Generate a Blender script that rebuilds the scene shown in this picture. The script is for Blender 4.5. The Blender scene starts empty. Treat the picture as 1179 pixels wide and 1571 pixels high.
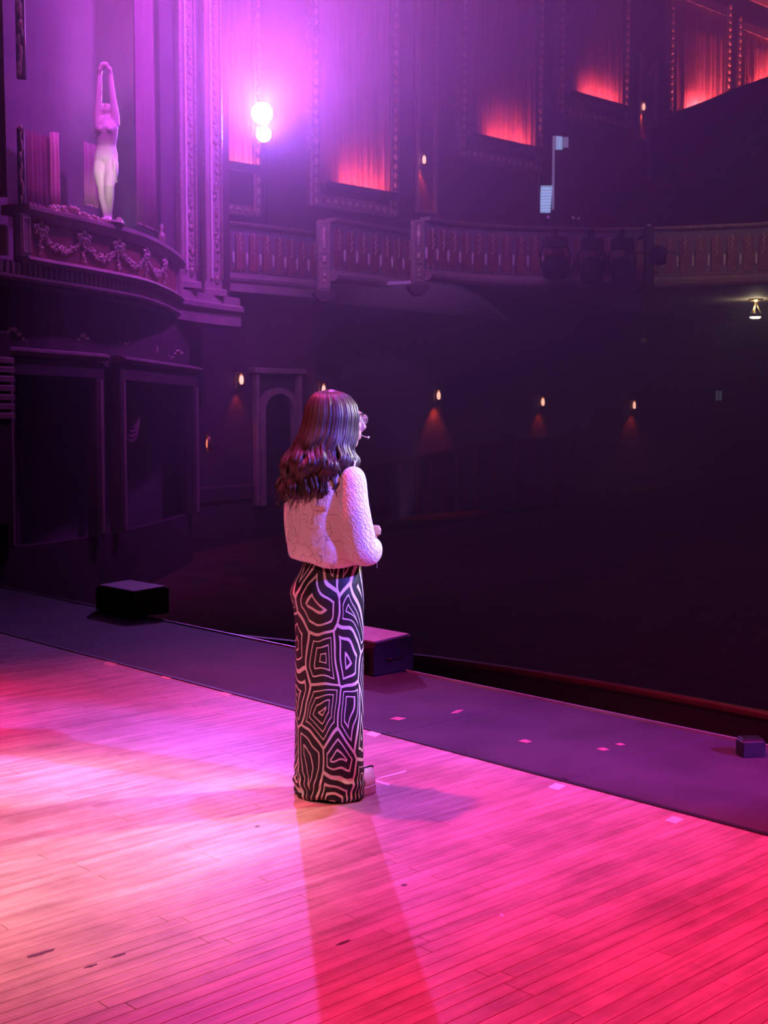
import bpy, bmesh, math, random
from mathutils import Vector, Matrix, noise
random.seed(7)
S = bpy.context.scene
COL = S.collection
PI = math.pi

# ------------------------------------------------------------------ camera
# World: z = 0 is the stage floor, +Y runs from the stage into the auditorium, X runs along the stage edge.
F_PX, CX, CY, HORIZON, CAM_H, YAW = 1945.0, 589.5, 785.5, 645.0, 1.59, math.radians(47)
PITCH = math.atan((CY - HORIZON) / F_PX)
cam_d = bpy.data.cameras.new('camera')
cam_d.sensor_fit = 'VERTICAL'
cam_d.angle = 2 * math.atan(1571 / 2 / F_PX)
cam_d.clip_end = 200
cam = bpy.data.objects.new('camera', cam_d)
COL.objects.link(cam)
cam.location = (0, 0, CAM_H)
cam.rotation_euler = (PI / 2 - PITCH, 0, YAW)
S.camera = cam
FWD = Vector((-math.sin(YAW), math.cos(YAW), 0))
RGT = Vector((math.cos(YAW), math.sin(YAW), 0))

def lev(px, py):
    """slopes (right, up) per metre of forward distance for a point of the photograph"""
    b = CY - py
    d = b * math.sin(PITCH) + F_PX * math.cos(PITCH)
    u = b * math.cos(PITCH) - F_PX * math.sin(PITCH)
    return (px - CX) / d, u / d
def at(px, py, d):
    r, u = lev(px, py)
    p = FWD * d + RGT * (r * d)
    return Vector((p.x, p.y, CAM_H + u * d))
def plan(px, d):
    p = at(px, HORIZON, d)
    return Vector((p.x, p.y))
def on_floor(px, py, z=0.0):
    r, u = lev(px, py)
    return at(px, py, (z - CAM_H) / u)
def on_x(px, py, X):
    r, u = lev(px, py)
    return at(px, py, X / (FWD.x + RGT.x * r))

# ------------------------------------------------------------------ world, exposure, lamps
w = bpy.data.worlds.new('world'); S.world = w; w.use_nodes = True
w.node_tree.nodes['Background'].inputs[0].default_value = (0.02, 0.004, 0.03, 1)
w.node_tree.nodes['Background'].inputs[1].default_value = 0.12
S.view_settings.view_transform = 'Standard'
S.view_settings.look = 'None'
S.view_settings.exposure = 0.0
S.view_settings.gamma = 1.0
S.view_settings.use_curve_mapping = False

WOMAN = Vector((-4.03, 3.42, 0))
def spot(name, loc, target, color, power, cone, blend=0.5, size=0.1):
    l = bpy.data.lights.new(name, 'SPOT')
    l.color = color; l.energy = power; l.spot_size = math.radians(cone); l.spot_blend = blend
    l.shadow_soft_size = size
    o = bpy.data.objects.new(name, l); COL.objects.link(o)
    o.location = loc
    o.rotation_euler = (Vector(target) - Vector(loc)).to_track_quat('-Z', 'Y').to_euler()
    return o
def point(name, loc, color, power, size=0.05):
    l = bpy.data.lights.new(name, 'POINT'); l.color = color; l.energy = power; l.shadow_soft_size = size
    o = bpy.data.objects.new(name, l); COL.objects.link(o); o.location = loc
    return o
def wpt(r, f, z):
    return WOMAN + RGT * r + FWD * f + Vector((0, 0, z))

# the stage rig, hanging above the stage out of the picture
spot('red_wash_lamp', wpt(-1.5, 0.5, 7.2), wpt(0.3, -0.1, 0), (1.0, 0.045, 0.22), 2500, 66, 0.7, 0.10)
spot('red_side_lamp', wpt(3.6, -3.4, 7.5), wpt(2.5, -1.6, 0), (1.0, 0.003, 0.09), 3600, 44, 0.8, 0.12)
spot('red_far_lamp', wpt(-5.0, 1.5, 7.0), wpt(-3.7, 1.0, 0), (1.0, 0.0, 0.07), 5200, 36, 0.8, 0.12)
spot('violet_wash_lamp', wpt(1.35, 0.6, 7.2), wpt(0.1, 0.35, 0), (0.40, 0.12, 1.0), 2100, 34, 0.9, 0.10)
spot('amber_pool_lamp', wpt(-2.2, -3.4, 7.5), wpt(-1.35, -0.75, 0), (1.0, 0.50, 0.47), 3400, 24, 0.8, 0.10)
spot('blue_back_lamp', wpt(5.2, -2.9, 4.6), wpt(0.06, 0.0, 1.0), (0.18, 0.12, 1.0), 5200, 12, 0.5, 0.08)
spot('pink_back_lamp', wpt(-2.6, -4.4, 4.8), wpt(-0.02, 0.0, 1.15), (1.0, 0.30, 0.42), 420, 13, 0.6, 0.08)
spot('white_front_lamp', (-2.75, 6.15, 3.0), wpt(0.0, 0.0, 1.00), (1.0, 0.94, 0.80), 620, 26, 0.5, 0.08)
spot('blue_apron_lamp', (1.3, 5.35, 2.6), (-3.7, 5.08, 0), (0.34, 0.06, 1.0), 2600, 22, 0.8, 0.08)
# violet washes hung under the auditorium ceiling, then two added fills, all unseen
spot('violet_house_lamp', at(760, -420, 19), at(230, 120, 20.5), (0.50, 0.06, 1.0), 7500, 72, 1.0, 0.3)
spot('magenta_house_lamp', at(150, -260, 15.5), at(200, 300, 18), (0.75, 0.08, 0.90), 800, 75, 1.0, 0.3)
spot('violet_balcony_fill', (-8.5, 6.8, 9.5), at(600, 395, 24.5), (0.62, 0.18, 0.95), 4600, 40, 1.0, 0.2)  # added unseen light, brightens the balcony fronts
spot('warm_balcony_fill', at(1500, -100, 15), at(1130, 400, 24.5), (1.0, 0.55, 0.42), 800, 30, 1.0, 0.2)  # added unseen warm light for the right part of the balcony front

# ------------------------------------------------------------------ helpers
def tag(o, label=None, cat=None, group=None, kind=None):
    if label: o['label'] = label
    if cat: o['category'] = cat
    if group: o['group'] = group
    if kind: o['kind'] = kind
    return o
def empty(name, loc=(0, 0, 0), rz=0.0, parent=None):
    o = bpy.data.objects.new(name, None); COL.objects.link(o)
    o.location = loc; o.rotation_euler = (0, 0, rz); o.empty_display_size = 0.1
    if parent: o.parent = parent
    return o
def copy_tree(o, parent=None):
    c = o.copy(); COL.objects.link(c)
    if parent is not None:
        c.parent = parent
    for ch in o.children:
        copy_tree(ch, c)
    return c

class MB:
    """collects shapes into one mesh"""
    def __init__(s): s.v = []; s.f = []; s.uv = None
    def add(s, vs, fs):
        n = len(s.v); s.v += [tuple(x) for x in vs]; s.f += [tuple(i + n for i in f) for f in fs]; return s
    def box(s, c, size, rz=0.0, rx=0.0, ry=0.0, taper=1.0):
        hx, hy, hz = size[0] / 2, size[1] / 2, size[2] / 2
        M = Matrix.Rotation(rz, 3, 'Z') @ Matrix.Rotation(ry, 3, 'Y') @ Matrix.Rotation(rx, 3, 'X')
        vs = []
        for z in (-1, 1):
            t = taper if z > 0 else 1.0
            for x, y in ((-1, -1), (1, -1), (1, 1), (-1, 1)):
                vs.append(Vector(c) + M @ Vector((x * hx * t, y * hy * t, z * hz)))
        return s.add(vs, [(3, 2, 1, 0), (4, 5, 6, 7), (0, 1, 5, 4), (1, 2, 6, 5), (2, 3, 7, 6), (3, 0, 4, 7)])
    def bbox(s, c, size, b=0.01, rz=0.0):
        """box with chamfered top and vertical edges"""
        hx, hy, hz = size[0] / 2, size[1] / 2, size[2] / 2
        M = Matrix.Rotation(rz, 3, 'Z')
        def ring(i, z):
            x, y = hx - i, hy - i
            return [Vector((x, -y + b, z)), Vector((x, y - b, z)), Vector((x - b, y, z)), Vector((-x + b, y, z)),
                    Vector((-x, y - b, z)), Vector((-x, -y + b, z)), Vector((-x + b, -y, z)), Vector((x - b, -y, z))]
        rings = [ring(0, -hz), ring(0, hz - b), ring(b, hz)]
        rings = [[Vector(c) + M @ p for p in r] for r in rings]
        return s.loft(rings, cap=True)
    def loft(s, rings, cap=True, closed=True):
        n = len(rings[0]); vs = [p for r in rings for p in r]; fs = []
        for k in range(len(rings) - 1):
            for i in range(n if closed else n - 1):
                j = (i + 1) % n
                fs.append((k * n + i, k * n + j, (k + 1) * n + j, (k + 1) * n + i))
        if cap:
            fs.append(tuple(range(n - 1, -1, -1))); fs.append(tuple((len(rings) - 1) * n + i for i in range(n)))
        return s.add(vs, fs)
    def tube(s, pts, rad, seg=8, cap=True, flat=1.0):
        pts = [Vector(p) for p in pts]
        if not isinstance(rad, (list, tuple)): rad = [rad] * len(pts)
        rings = []; up = None
        for i, p in enumerate(pts):
            t = (pts[min(i + 1, len(pts) - 1)] - pts[max(i - 1, 0)])
            t = t.normalized() if t.length > 1e-9 else Vector((0, 0, 1))
            if up is None:
                up = Vector((0, 0, 1)) if abs(t.z) < 0.9 else Vector((1, 0, 0))
            a = up - t * up.dot(t)
            if a.length < 1e-6: a = t.orthogonal()
            a.normalize(); b = t.cross(a); up = a
            rings.append([p + (a * math.cos(q) * flat + b * math.sin(q)) * rad[i] for q in [2 * PI * k / seg for k in range(seg)]])
        return s.loft(rings, cap)
    def lathe(s, prof, c=(0, 0, 0), seg=16, axis='Z'):
        rings = []
        for r, z in prof:
            rings.append([])
            for k in range(seg):
                q = 2 * PI * k / seg
                p = Vector((r * math.cos(q), r * math.sin(q), z))
                if axis == 'Y': p = Vector((p.x, p.z, p.y))
                rings[-1].append(Vector(c) + p)
        return s.loft(rings, True)
    def ball(s, c, r, seg=10, ringn=7, rot=None):
        if not isinstance(r, (list, tuple)): r = (r, r, r)
        rings = []
        for i in range(ringn):
            a = PI * (i + 0.5) / ringn - PI / 2 if False else -PI / 2 + PI * (i + 0.35) / (ringn - 0.3)
            row = []
            for k in range(seg):
                q = 2 * PI * k / seg
                p = Vector((r[0] * math.cos(a) * math.cos(q), r[1] * math.cos(a) * math.sin(q), r[2] * math.sin(a)))
                if rot is not None: p = rot @ p
                row.append(Vector(c) + p)
            rings.append(row)
        return s.loft(rings, True)
    def prism(s, poly, z0, z1):
        n = len(poly)
        return s.loft([[Vector((p[0], p[1], z0)) for p in poly], [Vector((p[0], p[1], z1)) for p in poly]], True)
    def sweep(s, poly, prof, nrm=None):
        """profile (offset towards the room, z) swept along a plan polyline; ends capped"""
        nr = poly_normals(poly) if nrm is None else nrm
        rings = [[Vector((p[0] + n[0] * o, p[1] + n[1] * o, z)) for o, z in prof] for p, n in zip(poly, nr)]
        return s.loft(rings, True)
    def build(s, name, mat, parent=None, smooth=False, uv=None):
        me = bpy.data.meshes.new(name)
        me.from_pydata(s.v, [], s.f)
        bm = bmesh.new(); bm.from_mesh(me)
        bmesh.ops.recalc_face_normals(bm, faces=bm.faces)
        bm.to_mesh(me); bm.free()
        if smooth:
            for p in me.polygons: p.use_smooth = True
        me.materials.append(mat)
        o = bpy.data.objects.new(name, me); COL.objects.link(o)
        if parent: o.parent = parent
        return o
def poly_normals(poly):
    out = []
    for i, p in enumerate(poly):
        a = Vector(poly[max(i - 1, 0)]); b = Vector(poly[min(i + 1, len(poly) - 1)])
        t = (b - a).normalized(); n = Vector((t.y, -t.x))
        if n.dot(-Vector(p)) < 0: n = -n           # towards the stage
        # miter
        if 0 < i < len(poly) - 1:
            t1 = (Vector(p) - a).normalized(); n1 = Vector((t1.y, -t1.x))
            if n1.dot(n) < 0: n1 = -n1
            n = n / max(n.dot(n1), 0.4)
        out.append(n)
    return out
def resample(poly, step=None, n=None):
    """points and tangents at equal arc lengths along a polyline"""
    L = [0]
    for a, b in zip(poly, poly[1:]): L.append(L[-1] + (Vector(b) - Vector(a)).length)
    n = n or max(1, int(round(L[-1] / step)))
    out = []
    for k in range(n + 1):
        s_ = L[-1] * k / n; i = 0
        while i < len(L) - 2 and L[i + 1] < s_: i += 1
        t = (s_ - L[i]) / max(L[i + 1] - L[i], 1e-9)
        out.append(Vector(poly[i]).lerp(Vector(poly[i + 1]), t))
    return out
def smooth_poly(poly, n=24):
    """Catmull-Rom through plan points"""
    P = [Vector(p) for p in poly]; P = [P[0] * 2 - P[1]] + P + [P[-1] * 2 - P[-2]]
    out = []; per = max(2, n // (len(poly) - 1))
    for i in range(1, len(P) - 2):
        for k in range(per):
            t = k / per
            out.append(0.5 * ((2 * P[i]) + (P[i + 1] - P[i - 1]) * t + (2 * P[i - 1] - 5 * P[i] + 4 * P[i + 1] - P[i + 2]) * t * t
                              + (3 * P[i] - P[i - 1] - 3 * P[i + 1] + P[i + 2]) * t ** 3))
    out.append(P[-2]); return out
def wall_frame(name, P0, P1, z=0.0):
    """Empty whose local x runs along the wall and whose local y points into the room"""
    P0, P1 = Vector(P0), Vector(P1)
    t = (P1 - P0).normalized()
    if Vector((-t.y, t.x)).dot(-P0) < 0:
        P0, P1 = P1, P0; t = -t
    e = empty(name, (P0.x, P0.y, z), math.atan2(t.y, t.x))
    return e, (P1 - P0).length

# ------------------------------------------------------------------ materials
def mat(name, color, rough=0.6, metal=0.0, var=0.25, scale=6.0, bump=0.0, stretch=(1, 1, 1), color2=None, emit=None, estr=0.0, spec=0.5, detail=5.0, sheen=0.0):
    m = bpy.data.materials.new(name); m.use_nodes = True
    nt = m.node_tree; b = nt.nodes['Principled BSDF']
    b.inputs['Roughness'].default_value = rough; b.inputs['Metallic'].default_value = metal
    b.inputs['Specular IOR Level'].default_value = spec
    if sheen: b.inputs['Sheen Weight'].default_value = sheen
    g = nt.nodes.new('ShaderNodeNewGeometry'); mp = nt.nodes.new('ShaderNodeMapping'); mp.inputs['Scale'].default_value = stretch
    nz = nt.nodes.new('ShaderNodeTexNoise'); nz.inputs['Scale'].default_value = scale; nz.inputs['Detail'].default_value = detail
    nt.links.new(g.outputs['Position'], mp.inputs['Vector']); nt.links.new(mp.outputs['Vector'], nz.inputs['Vector'])
    r = nt.nodes.new('ShaderNodeValToRGB')
    c2 = color2 or tuple(c * (1 - var) for c in color)
    r.color_ramp.elements[0].position = 0.32; r.color_ramp.elements[1].position = 0.68
    r.color_ramp.elements[0].color = (*c2, 1); r.color_ramp.elements[1].color = (*color, 1)
    nt.links.new(nz.outputs['Fac'], r.inputs['Fac']); nt.links.new(r.outputs['Color'], b.inputs['Base Color'])
    if bump:
        bp = nt.nodes.new('ShaderNodeBump'); bp.inputs['Strength'].default_value = bump; bp.inputs['Distance'].default_value = 0.02
        nt.links.new(nz.outputs['Fac'], bp.inputs['Height']); nt.links.new(bp.outputs['Normal'], b.inputs['Normal'])
    if emit:
        b.inputs['Emission Color'].default_value = (*emit, 1); b.inputs['Emission Strength'].default_value = estr
    return m
def nodes_of(m): return m.node_tree.nodes, m.node_tree.links, m.node_tree.nodes['Principled BSDF']

M = {}
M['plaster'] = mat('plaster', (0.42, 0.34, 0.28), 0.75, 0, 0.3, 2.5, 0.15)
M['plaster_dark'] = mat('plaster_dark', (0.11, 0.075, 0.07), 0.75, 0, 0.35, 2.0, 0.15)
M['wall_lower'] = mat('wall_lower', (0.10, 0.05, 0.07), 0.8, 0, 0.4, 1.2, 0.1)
M['gilt'] = mat('gilt', (0.85, 0.72, 0.52), 0.35, 0.15, 0.45, 18, 0.5)
M['gilt_dull'] = mat('gilt_dull', (0.46, 0.37, 0.27), 0.5, 0.3, 0.5, 20, 0.5)
M['stone'] = mat('stone', (0.82, 0.77, 0.70), 0.45, 0, 0.12, 5, 0.1)
M['velvet'] = mat('velvet', (0.14, 0.012, 0.03), 0.9, 0, 0.4, 9, 0.1, sheen=0.3)
M['curtain'] = mat('curtain', (0.62, 0.36, 0.34), 0.85, 0, 0.2, 14, 0.1, (1, 1, .1))
M['drape'] = mat('drape', (0.30, 0.17, 0.16), 0.85, 0, 0.25, 6, 0.1, (1, 1, .1))
M['panel_red'] = mat('panel_red', (0.36, 0.14, 0.10), 0.6, 0, 0.35, 7, 0.15)
M['panel_grey'] = mat('panel_grey', (0.26, 0.24, 0.24), 0.65, 0, 0.3, 5, 0.1)
M['candle'] = mat('candle', (0.90, 0.82, 0.72), 0.45, 0, 0.1, 10)
M['soffit'] = mat('soffit', (0.75, 0.68, 0.68), 0.8, 0, 0.12, 1.5)
M['black_metal'] = mat('black_metal', (0.015, 0.014, 0.016), 0.45, 0.4, 0.3, 12)
M['black_plastic'] = mat('black_plastic', (0.02, 0.018, 0.022), 0.55, 0, 0.3, 10, 0.1)
M['carpet'] = mat('carpet', (0.10, 0.018, 0.03), 0.95, 0, 0.6, 3.0, 0.2)
M['edge_metal'] = mat('edge_metal', (0.75, 0.72, 0.78), 0.3, 0.6, 0.2, 8)
M['tape'] = mat('tape', (0.95, 0.92, 0.72), 0.7, 0, 0.15, 40)
M['tape_white'] = mat('tape_white', (0.95, 0.93, 0.88), 0.7, 0, 0.12, 40)
M['tape_pink'] = mat('tape_pink', (0.62, 0.20, 0.26), 0.7, 0, 0.3, 40)
M['rail_wood'] = mat('rail_wood', (0.14, 0.035, 0.025), 0.4, 0, 0.4, 4, 0.1, (1, 1, 4))
M['bulb'] = mat('bulb', (1, 0.8, 0.7), 0.4, emit=(1.0, 0.45, 0.34), estr=2.2)
M['bulb_dim'] = mat('bulb_dim', (1, 0.4, 0.3), 0.4, emit=(1.0, 0.16, 0.07), estr=3.5)
M['brass'] = mat('brass', (0.5, 0.33, 0.14), 0.35, 0.8, 0.4, 15)

# worn stage boards
def wood():
    m = bpy.data.materials.new('stage_boards'); m.use_nodes = True
    n, L, b = nodes_of(m)
    g = n.new('ShaderNodeNewGeometry'); oi = n.new('ShaderNodeObjectInfo')
    mp = n.new('ShaderNodeMapping'); mp.inputs['Scale'].default_value = (14, 1.3, 1)
    L.new(g.outputs['Position'], mp.inputs['Vector'])
    nz = n.new('ShaderNodeTexNoise'); nz.inputs['Scale'].default_value = 2.2; nz.inputs['Detail'].default_value = 6
    L.new(mp.outputs['Vector'], nz.inputs['Vector'])
    big = n.new('ShaderNodeTexNoise'); big.inputs['Scale'].default_value = 1.6; big.inputs['Detail'].default_value = 5; big.inputs['Roughness'].default_value = 0.65
    L.new(g.outputs['Position'], big.inputs['Vector'])
    mp2 = n.new('ShaderNodeMapping'); mp2.inputs['Scale'].default_value = (9, 3.0, 1); L.new(g.outputs['Position'], mp2.inputs['Vector'])
    scuff = n.new('ShaderNodeTexNoise'); scuff.inputs['Scale'].default_value = 3.0; scuff.inputs['Detail'].default_value = 8; scuff.inputs['Roughness'].default_value = 0.7
    L.new(mp2.outputs['Vector'], scuff.inputs['Vector'])
    r1 = n.new('ShaderNodeValToRGB'); r1.color_ramp.elements[0].position = 0.3; r1.color_ramp.elements[1].position = 0.7
    r1.color_ramp.elements[0].color = (0.38, 0.29, 0.24, 1); r1.color_ramp.elements[1].color = (0.60, 0.50, 0.43, 1)
    L.new(nz.outputs['Fac'], r1.inputs['Fac'])
    mx = n.new('ShaderNodeMix'); mx.data_type = 'RGBA'; mx.blend_type = 'MULTIPLY'; mx.inputs['Factor'].default_value = 0.8
    r2 = n.new('ShaderNodeValToRGB'); r2.color_ramp.elements[0].position = 0.35; r2.color_ramp.elements[1].position = 0.62
    r2.color_ramp.elements[0].color = (0.60, 0.50, 0.46, 1); r2.color_ramp.elements[1].color = (1.05, 1.0, 1.0, 1)
    L.new(big.outputs['Fac'], r2.inputs['Fac'])
    L.new(r1.outputs['Color'], mx.inputs['A']); L.new(r2.outputs['Color'], mx.inputs['B'])
    mx2 = n.new('ShaderNodeMix'); mx2.data_type = 'RGBA'; mx2.blend_type = 'MULTIPLY'; mx2.inputs['Factor'].default_value = 1.0
    r3 = n.new('ShaderNodeMapRange'); r3.inputs['To Min'].default_value = 0.84; r3.inputs['To Max'].default_value = 1.10
    L.new(oi.outputs['Random'], r3.inputs['Value'])
    L.new(mx.outputs['Result'], mx2.inputs['A']); L.new(r3.outputs['Result'], mx2.inputs['B'])
    mx3 = n.new('ShaderNodeMix'); mx3.data_type = 'RGBA'; mx3.inputs['B'].default_value = (0.20, 0.10, 0.09, 1)
    r4 = n.new('ShaderNodeValToRGB'); r4.color_ramp.elements[0].position = 0.62; r4.color_ramp.elements[1].position = 0.74
    r4.color_ramp.elements[1].color = (0.55, 0.55, 0.55, 1)
    L.new(scuff.outputs['Fac'], r4.inputs['Fac']); L.new(r4.outputs['Color'], mx3.inputs['Factor'])
    L.new(mx2.outputs['Result'], mx3.inputs['A']); L.new(mx3.outputs['Result'], b.inputs['Base Color'])
    b.inputs['Roughness'].default_value = 0.5
    bp = n.new('ShaderNodeBump'); bp.inputs['Strength'].default_value = 0.15; bp.inputs['Distance'].default_value = 0.004
    L.new(scuff.outputs['Fac'], bp.inputs['Height']); L.new(bp.outputs['Normal'], b.inputs['Normal'])
    return m
M['wood'] = wood()
M['vinyl'] = mat('vinyl', (0.075, 0.062, 0.078), 0.68, 0, 0.35, 2.2, 0.05, detail=8, spec=0.2)
M['floor_gap'] = mat('floor_gap', (0.24, 0.14, 0.12), 0.9)

# ================================================================== THE STAGE
Y_WOOD = on_floor(670, 1147.5).y           # where the boards end
Y_EDGE = on_floor(700, 1046.7).y           # lip of the stage
X0, X1 = -14.0, 1.5
floor = MB().box(((X0 + X1) / 2, Y_WOOD / 2 - 1.0, -0.06), (X1 - X0, Y_WOOD + 2.0, 0.06)).build('floor', M['floor_gap'])
tag(floor, 'stage floor of narrow worn hardwood boards under red light', kind='structure')
PW, GAP, TH = 0.057, 0.0016, 0.03
plank_mesh = {}
def plank(x, y0, y1):
    ln = round(y1 - y0, 2)
    if ln not in plank_mesh:
        c, h = 0.0012, (PW - GAP) / 2
        rings = []
        for yy, e in ((0, c), (c, 0), (ln - GAP - c, 0), (ln - GAP, c)):
            rings.append([Vector((-h, yy, -TH)), Vector((h, yy, -TH)), Vector((h, yy, -c - e)), Vector((h - c, yy, -e)), Vector((-h + c, yy, -e)), Vector((-h, yy, -c - e))])
        o = MB().loft(rings).build('plank', M['wood'], floor)
        plank_mesh[ln] = o.data
    else:
        o = bpy.data.objects.new('plank', plank_mesh[ln]); COL.objects.link(o); o.parent = floor
    o.location = (x, y0, 0)
def y_near(x):                              # nearest boards that come into view, with some margin
    return (1.54 + (-3.13 - x) * 0.487 if x < -3.13 else 1.54 + (x + 3.13) * 1.06) - 0.75
rest = MB(); nplank = 0
x = X1 - PW / 2
rnd = random.Random(3)
while x > X0:
    lo = y_near(x); y = Y_WOOD; first = True
    near = -8.3 < x < -1.35
    while y > (lo if near else -1.0):
        ln = rnd.choice((0.9, 1.3, 1.8, 2.2)) if not first else rnd.choice((0.35, 0.8, 1.2, 1.7)); first = False
        if near and nplank < 300:
            plank(x, y - ln, y); nplank += 1
        else:
            rest.box((x, y - ln / 2, -TH / 2), (PW - GAP, ln - GAP, TH))
        y = round(y - ln, 4)
    if near:
        rest.box((x, (y - 1.0) / 2, -TH / 2), (PW - GAP, max(y + 1.0, 0.1) - GAP, TH))
    x -= PW
tag(rest.build('planks_around_the_view', M['wood'], floor), kind='stuff')
# long gap between two boards, left of the performer
# black dance vinyl on the apron, laid in sheets that meet in seams across the stage
seams = [X0, on_floor(160, 965).x, on_floor(705, 1101).x, on_floor(962, 1168).x, X1]
apron = MB().box(((X0 + X1) / 2, (Y_WOOD + Y_EDGE) / 2, -0.05), (X1 - X0, Y_EDGE - Y_WOOD, 0.08)).build('stage_apron', M['black_plastic'])
tag(apron, 'dark vinyl covered strip between the boards and the stage lip', kind='structure')
for a, b in zip(seams, seams[1:]):
    MB().bbox(((a + b) / 2, (Y_WOOD + Y_EDGE) / 2 - 0.005, -0.002), (b - a - 0.012, Y_EDGE - Y_WOOD - 0.03, 0.012), 0.003).build('vinyl_sheet', M['vinyl'], apron)
for sx in seams[1:-1]:                      # taped ridge over each seam
    MB().sweep([Vector((sx, Y_WOOD + 0.02)), Vector((sx, Y_EDGE - 0.03))], [(-0.03, 0.0035), (-0.012, 0.008), (0.012, 0.008), (0.03, 0.0035)],
               [Vector((1, 0)), Vector((1, 0))]).build('seam_tape', M['vinyl'], apron)
MB().box(((X0 + X1) / 2, Y_WOOD + 0.005, -0.001), (X1 - X0, 0.026, 0.014)).build('edge_strip', M['black_plastic'], apron)
lip = MB()
lip.sweep([Vector((X0, Y_EDGE)), Vector((X1, Y_EDGE))], [(0.0, -0.06), (0.022, -0.06), (0.022, 0.004), (0.012, 0.012), (0.0, 0.012)],
          [Vector((0, 1)), Vector((0, 1))])
tag(lip.build('trim_1', M['edge_metal']), 'thin pale metal nosing along the stage lip', kind='structure')
tag(MB().box(((X0 + X1) / 2, Y_EDGE + 0.0, -0.62), (X1 - X0, 0.04, 1.1)).build('trim_2', M['black_plastic']), 'black front face under the stage lip', kind='structure')

# tape marks along the end of the boards
def tape_quad(name, pts, material, label, group=None, z=0.0):
    """flat strip of tape from its four corners on the floor, 1 mm thick"""
    P = [on_floor(*p, z) for p in pts]; c = sum(P, Vector()) / 4
    m = MB().prism([(p.x - c.x, p.y - c.y) for p in P], 0.0, 0.0012)
    o = m.build(name, material); o.location = (c.x, c.y, z + 0.0002)
    return tag(o, label, 'tape', group)
tapes = [((158, 1018, 183), 'farthest pale tape square beside the dark apron'), ((247, 1038.5, 269), 'pale tape square second from the far left end'),
         ((337, 1064.5, 360), 'pale tape square just left of the performer'), ((561, 1126, 587), 'pale tape square just right of the trousers'),
         ((841, 1207, 869), 'cream tape square in the middle of the right hand boards'), ((1020, 1258, 1051), 'largest cream tape square at the right hand end')]
for (a, y, b), lab in tapes:
    h = (b - a) * 0.2; q = (b - a) * 0.22
    tape_quad('tape_square', [(a, y + 1), ((a + b) / 2 - q * .3, y - h), (b, y - 1), ((a + b) / 2 + q * .3, y + h)], M['tape'], lab, 'tape squares along the apron')
tape_quad('tape_strip', [(546, 1189.5), (549, 1188), (599, 1203.5), (596, 1206)], M['tape_white'], 'white tape strip running to the right from the shoes')
tape_quad('tape_strip', [(577, 1196), (580, 1193.5), (623, 1182), (624.5, 1184.5)], M['tape_white'], 'white tape strip meeting another one at an angle')
for pts, lab in (([(598, 1103), (609, 1100), (624, 1102), (613, 1105.5)], 'pink tape scrap on the apron close to the trousers'),
                 ([(691, 1095), (700, 1090), (712, 1089), (703, 1094)], 'pink tape scrap lying on the apron seam'),
                 ([(916, 1149), (926, 1147), (936, 1150.5), (925, 1152)], 'larger pink tape scrap right of the middle of the apron'),
                 ([(944, 1141.5), (953, 1140), (960, 1142.5), (951, 1144)], 'smaller pink tape scrap nearer the stage lip'),
                 ([(795, 1137), (806, 1134.5), (817, 1138), (808, 1140)], 'faint pink tape scrap in the middle of the apron')):
    tape_quad('tape_scrap', pts, M['tape_pink'], lab, 'scraps on the apron', 0.0045)
tape_quad('tape_scrap', [(767, 1404.5), (770, 1401.5), (774, 1404.5), (771, 1408)], M['tape_white'], 'tiny white paper scrap on the boards in the foreground')
M['stain'] = mat('stain', (0.10, 0.05, 0.06), 0.6, 0, 0.5, 60)
def stain(px, py, lx, ly, lab):
    c = on_floor(px, py); m = MB(); r = random.Random(int(px)); n = 16; ring = []
    for k in range(n):
        q = 2 * PI * k / n; s_ = 0.75 + 0.4 * r.random(); ring.append((lx * s_ * math.cos(q), ly * s_ * math.sin(q)))
    m.prism(ring, 0, 0.0008); o = m.build('floor_stain', M['stain']); o.location = (c.x, c.y, 0.0002)
    tag(o, lab, 'stain', 'dark stains on the boards')
stain(182, 1466, 0.008, 0.026, 'darkest small stain on the boards at lower left')
stain(140, 1482, 0.007, 0.022, 'small dark stain nearest the left corner')
stain(620, 1358, 0.010, 0.013, 'round dark stain on the boards before the performer')
stain(527, 1446, 0.006, 0.03, 'long thin dark stain on the boards in the lower middle')
stain(395, 1268, 0.007, 0.010, 'tiny dark stain left of the trouser hem')
stain(62, 1463, 0.010, 0.05, 'brown oblong stain on the boards at the left edge')

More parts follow.
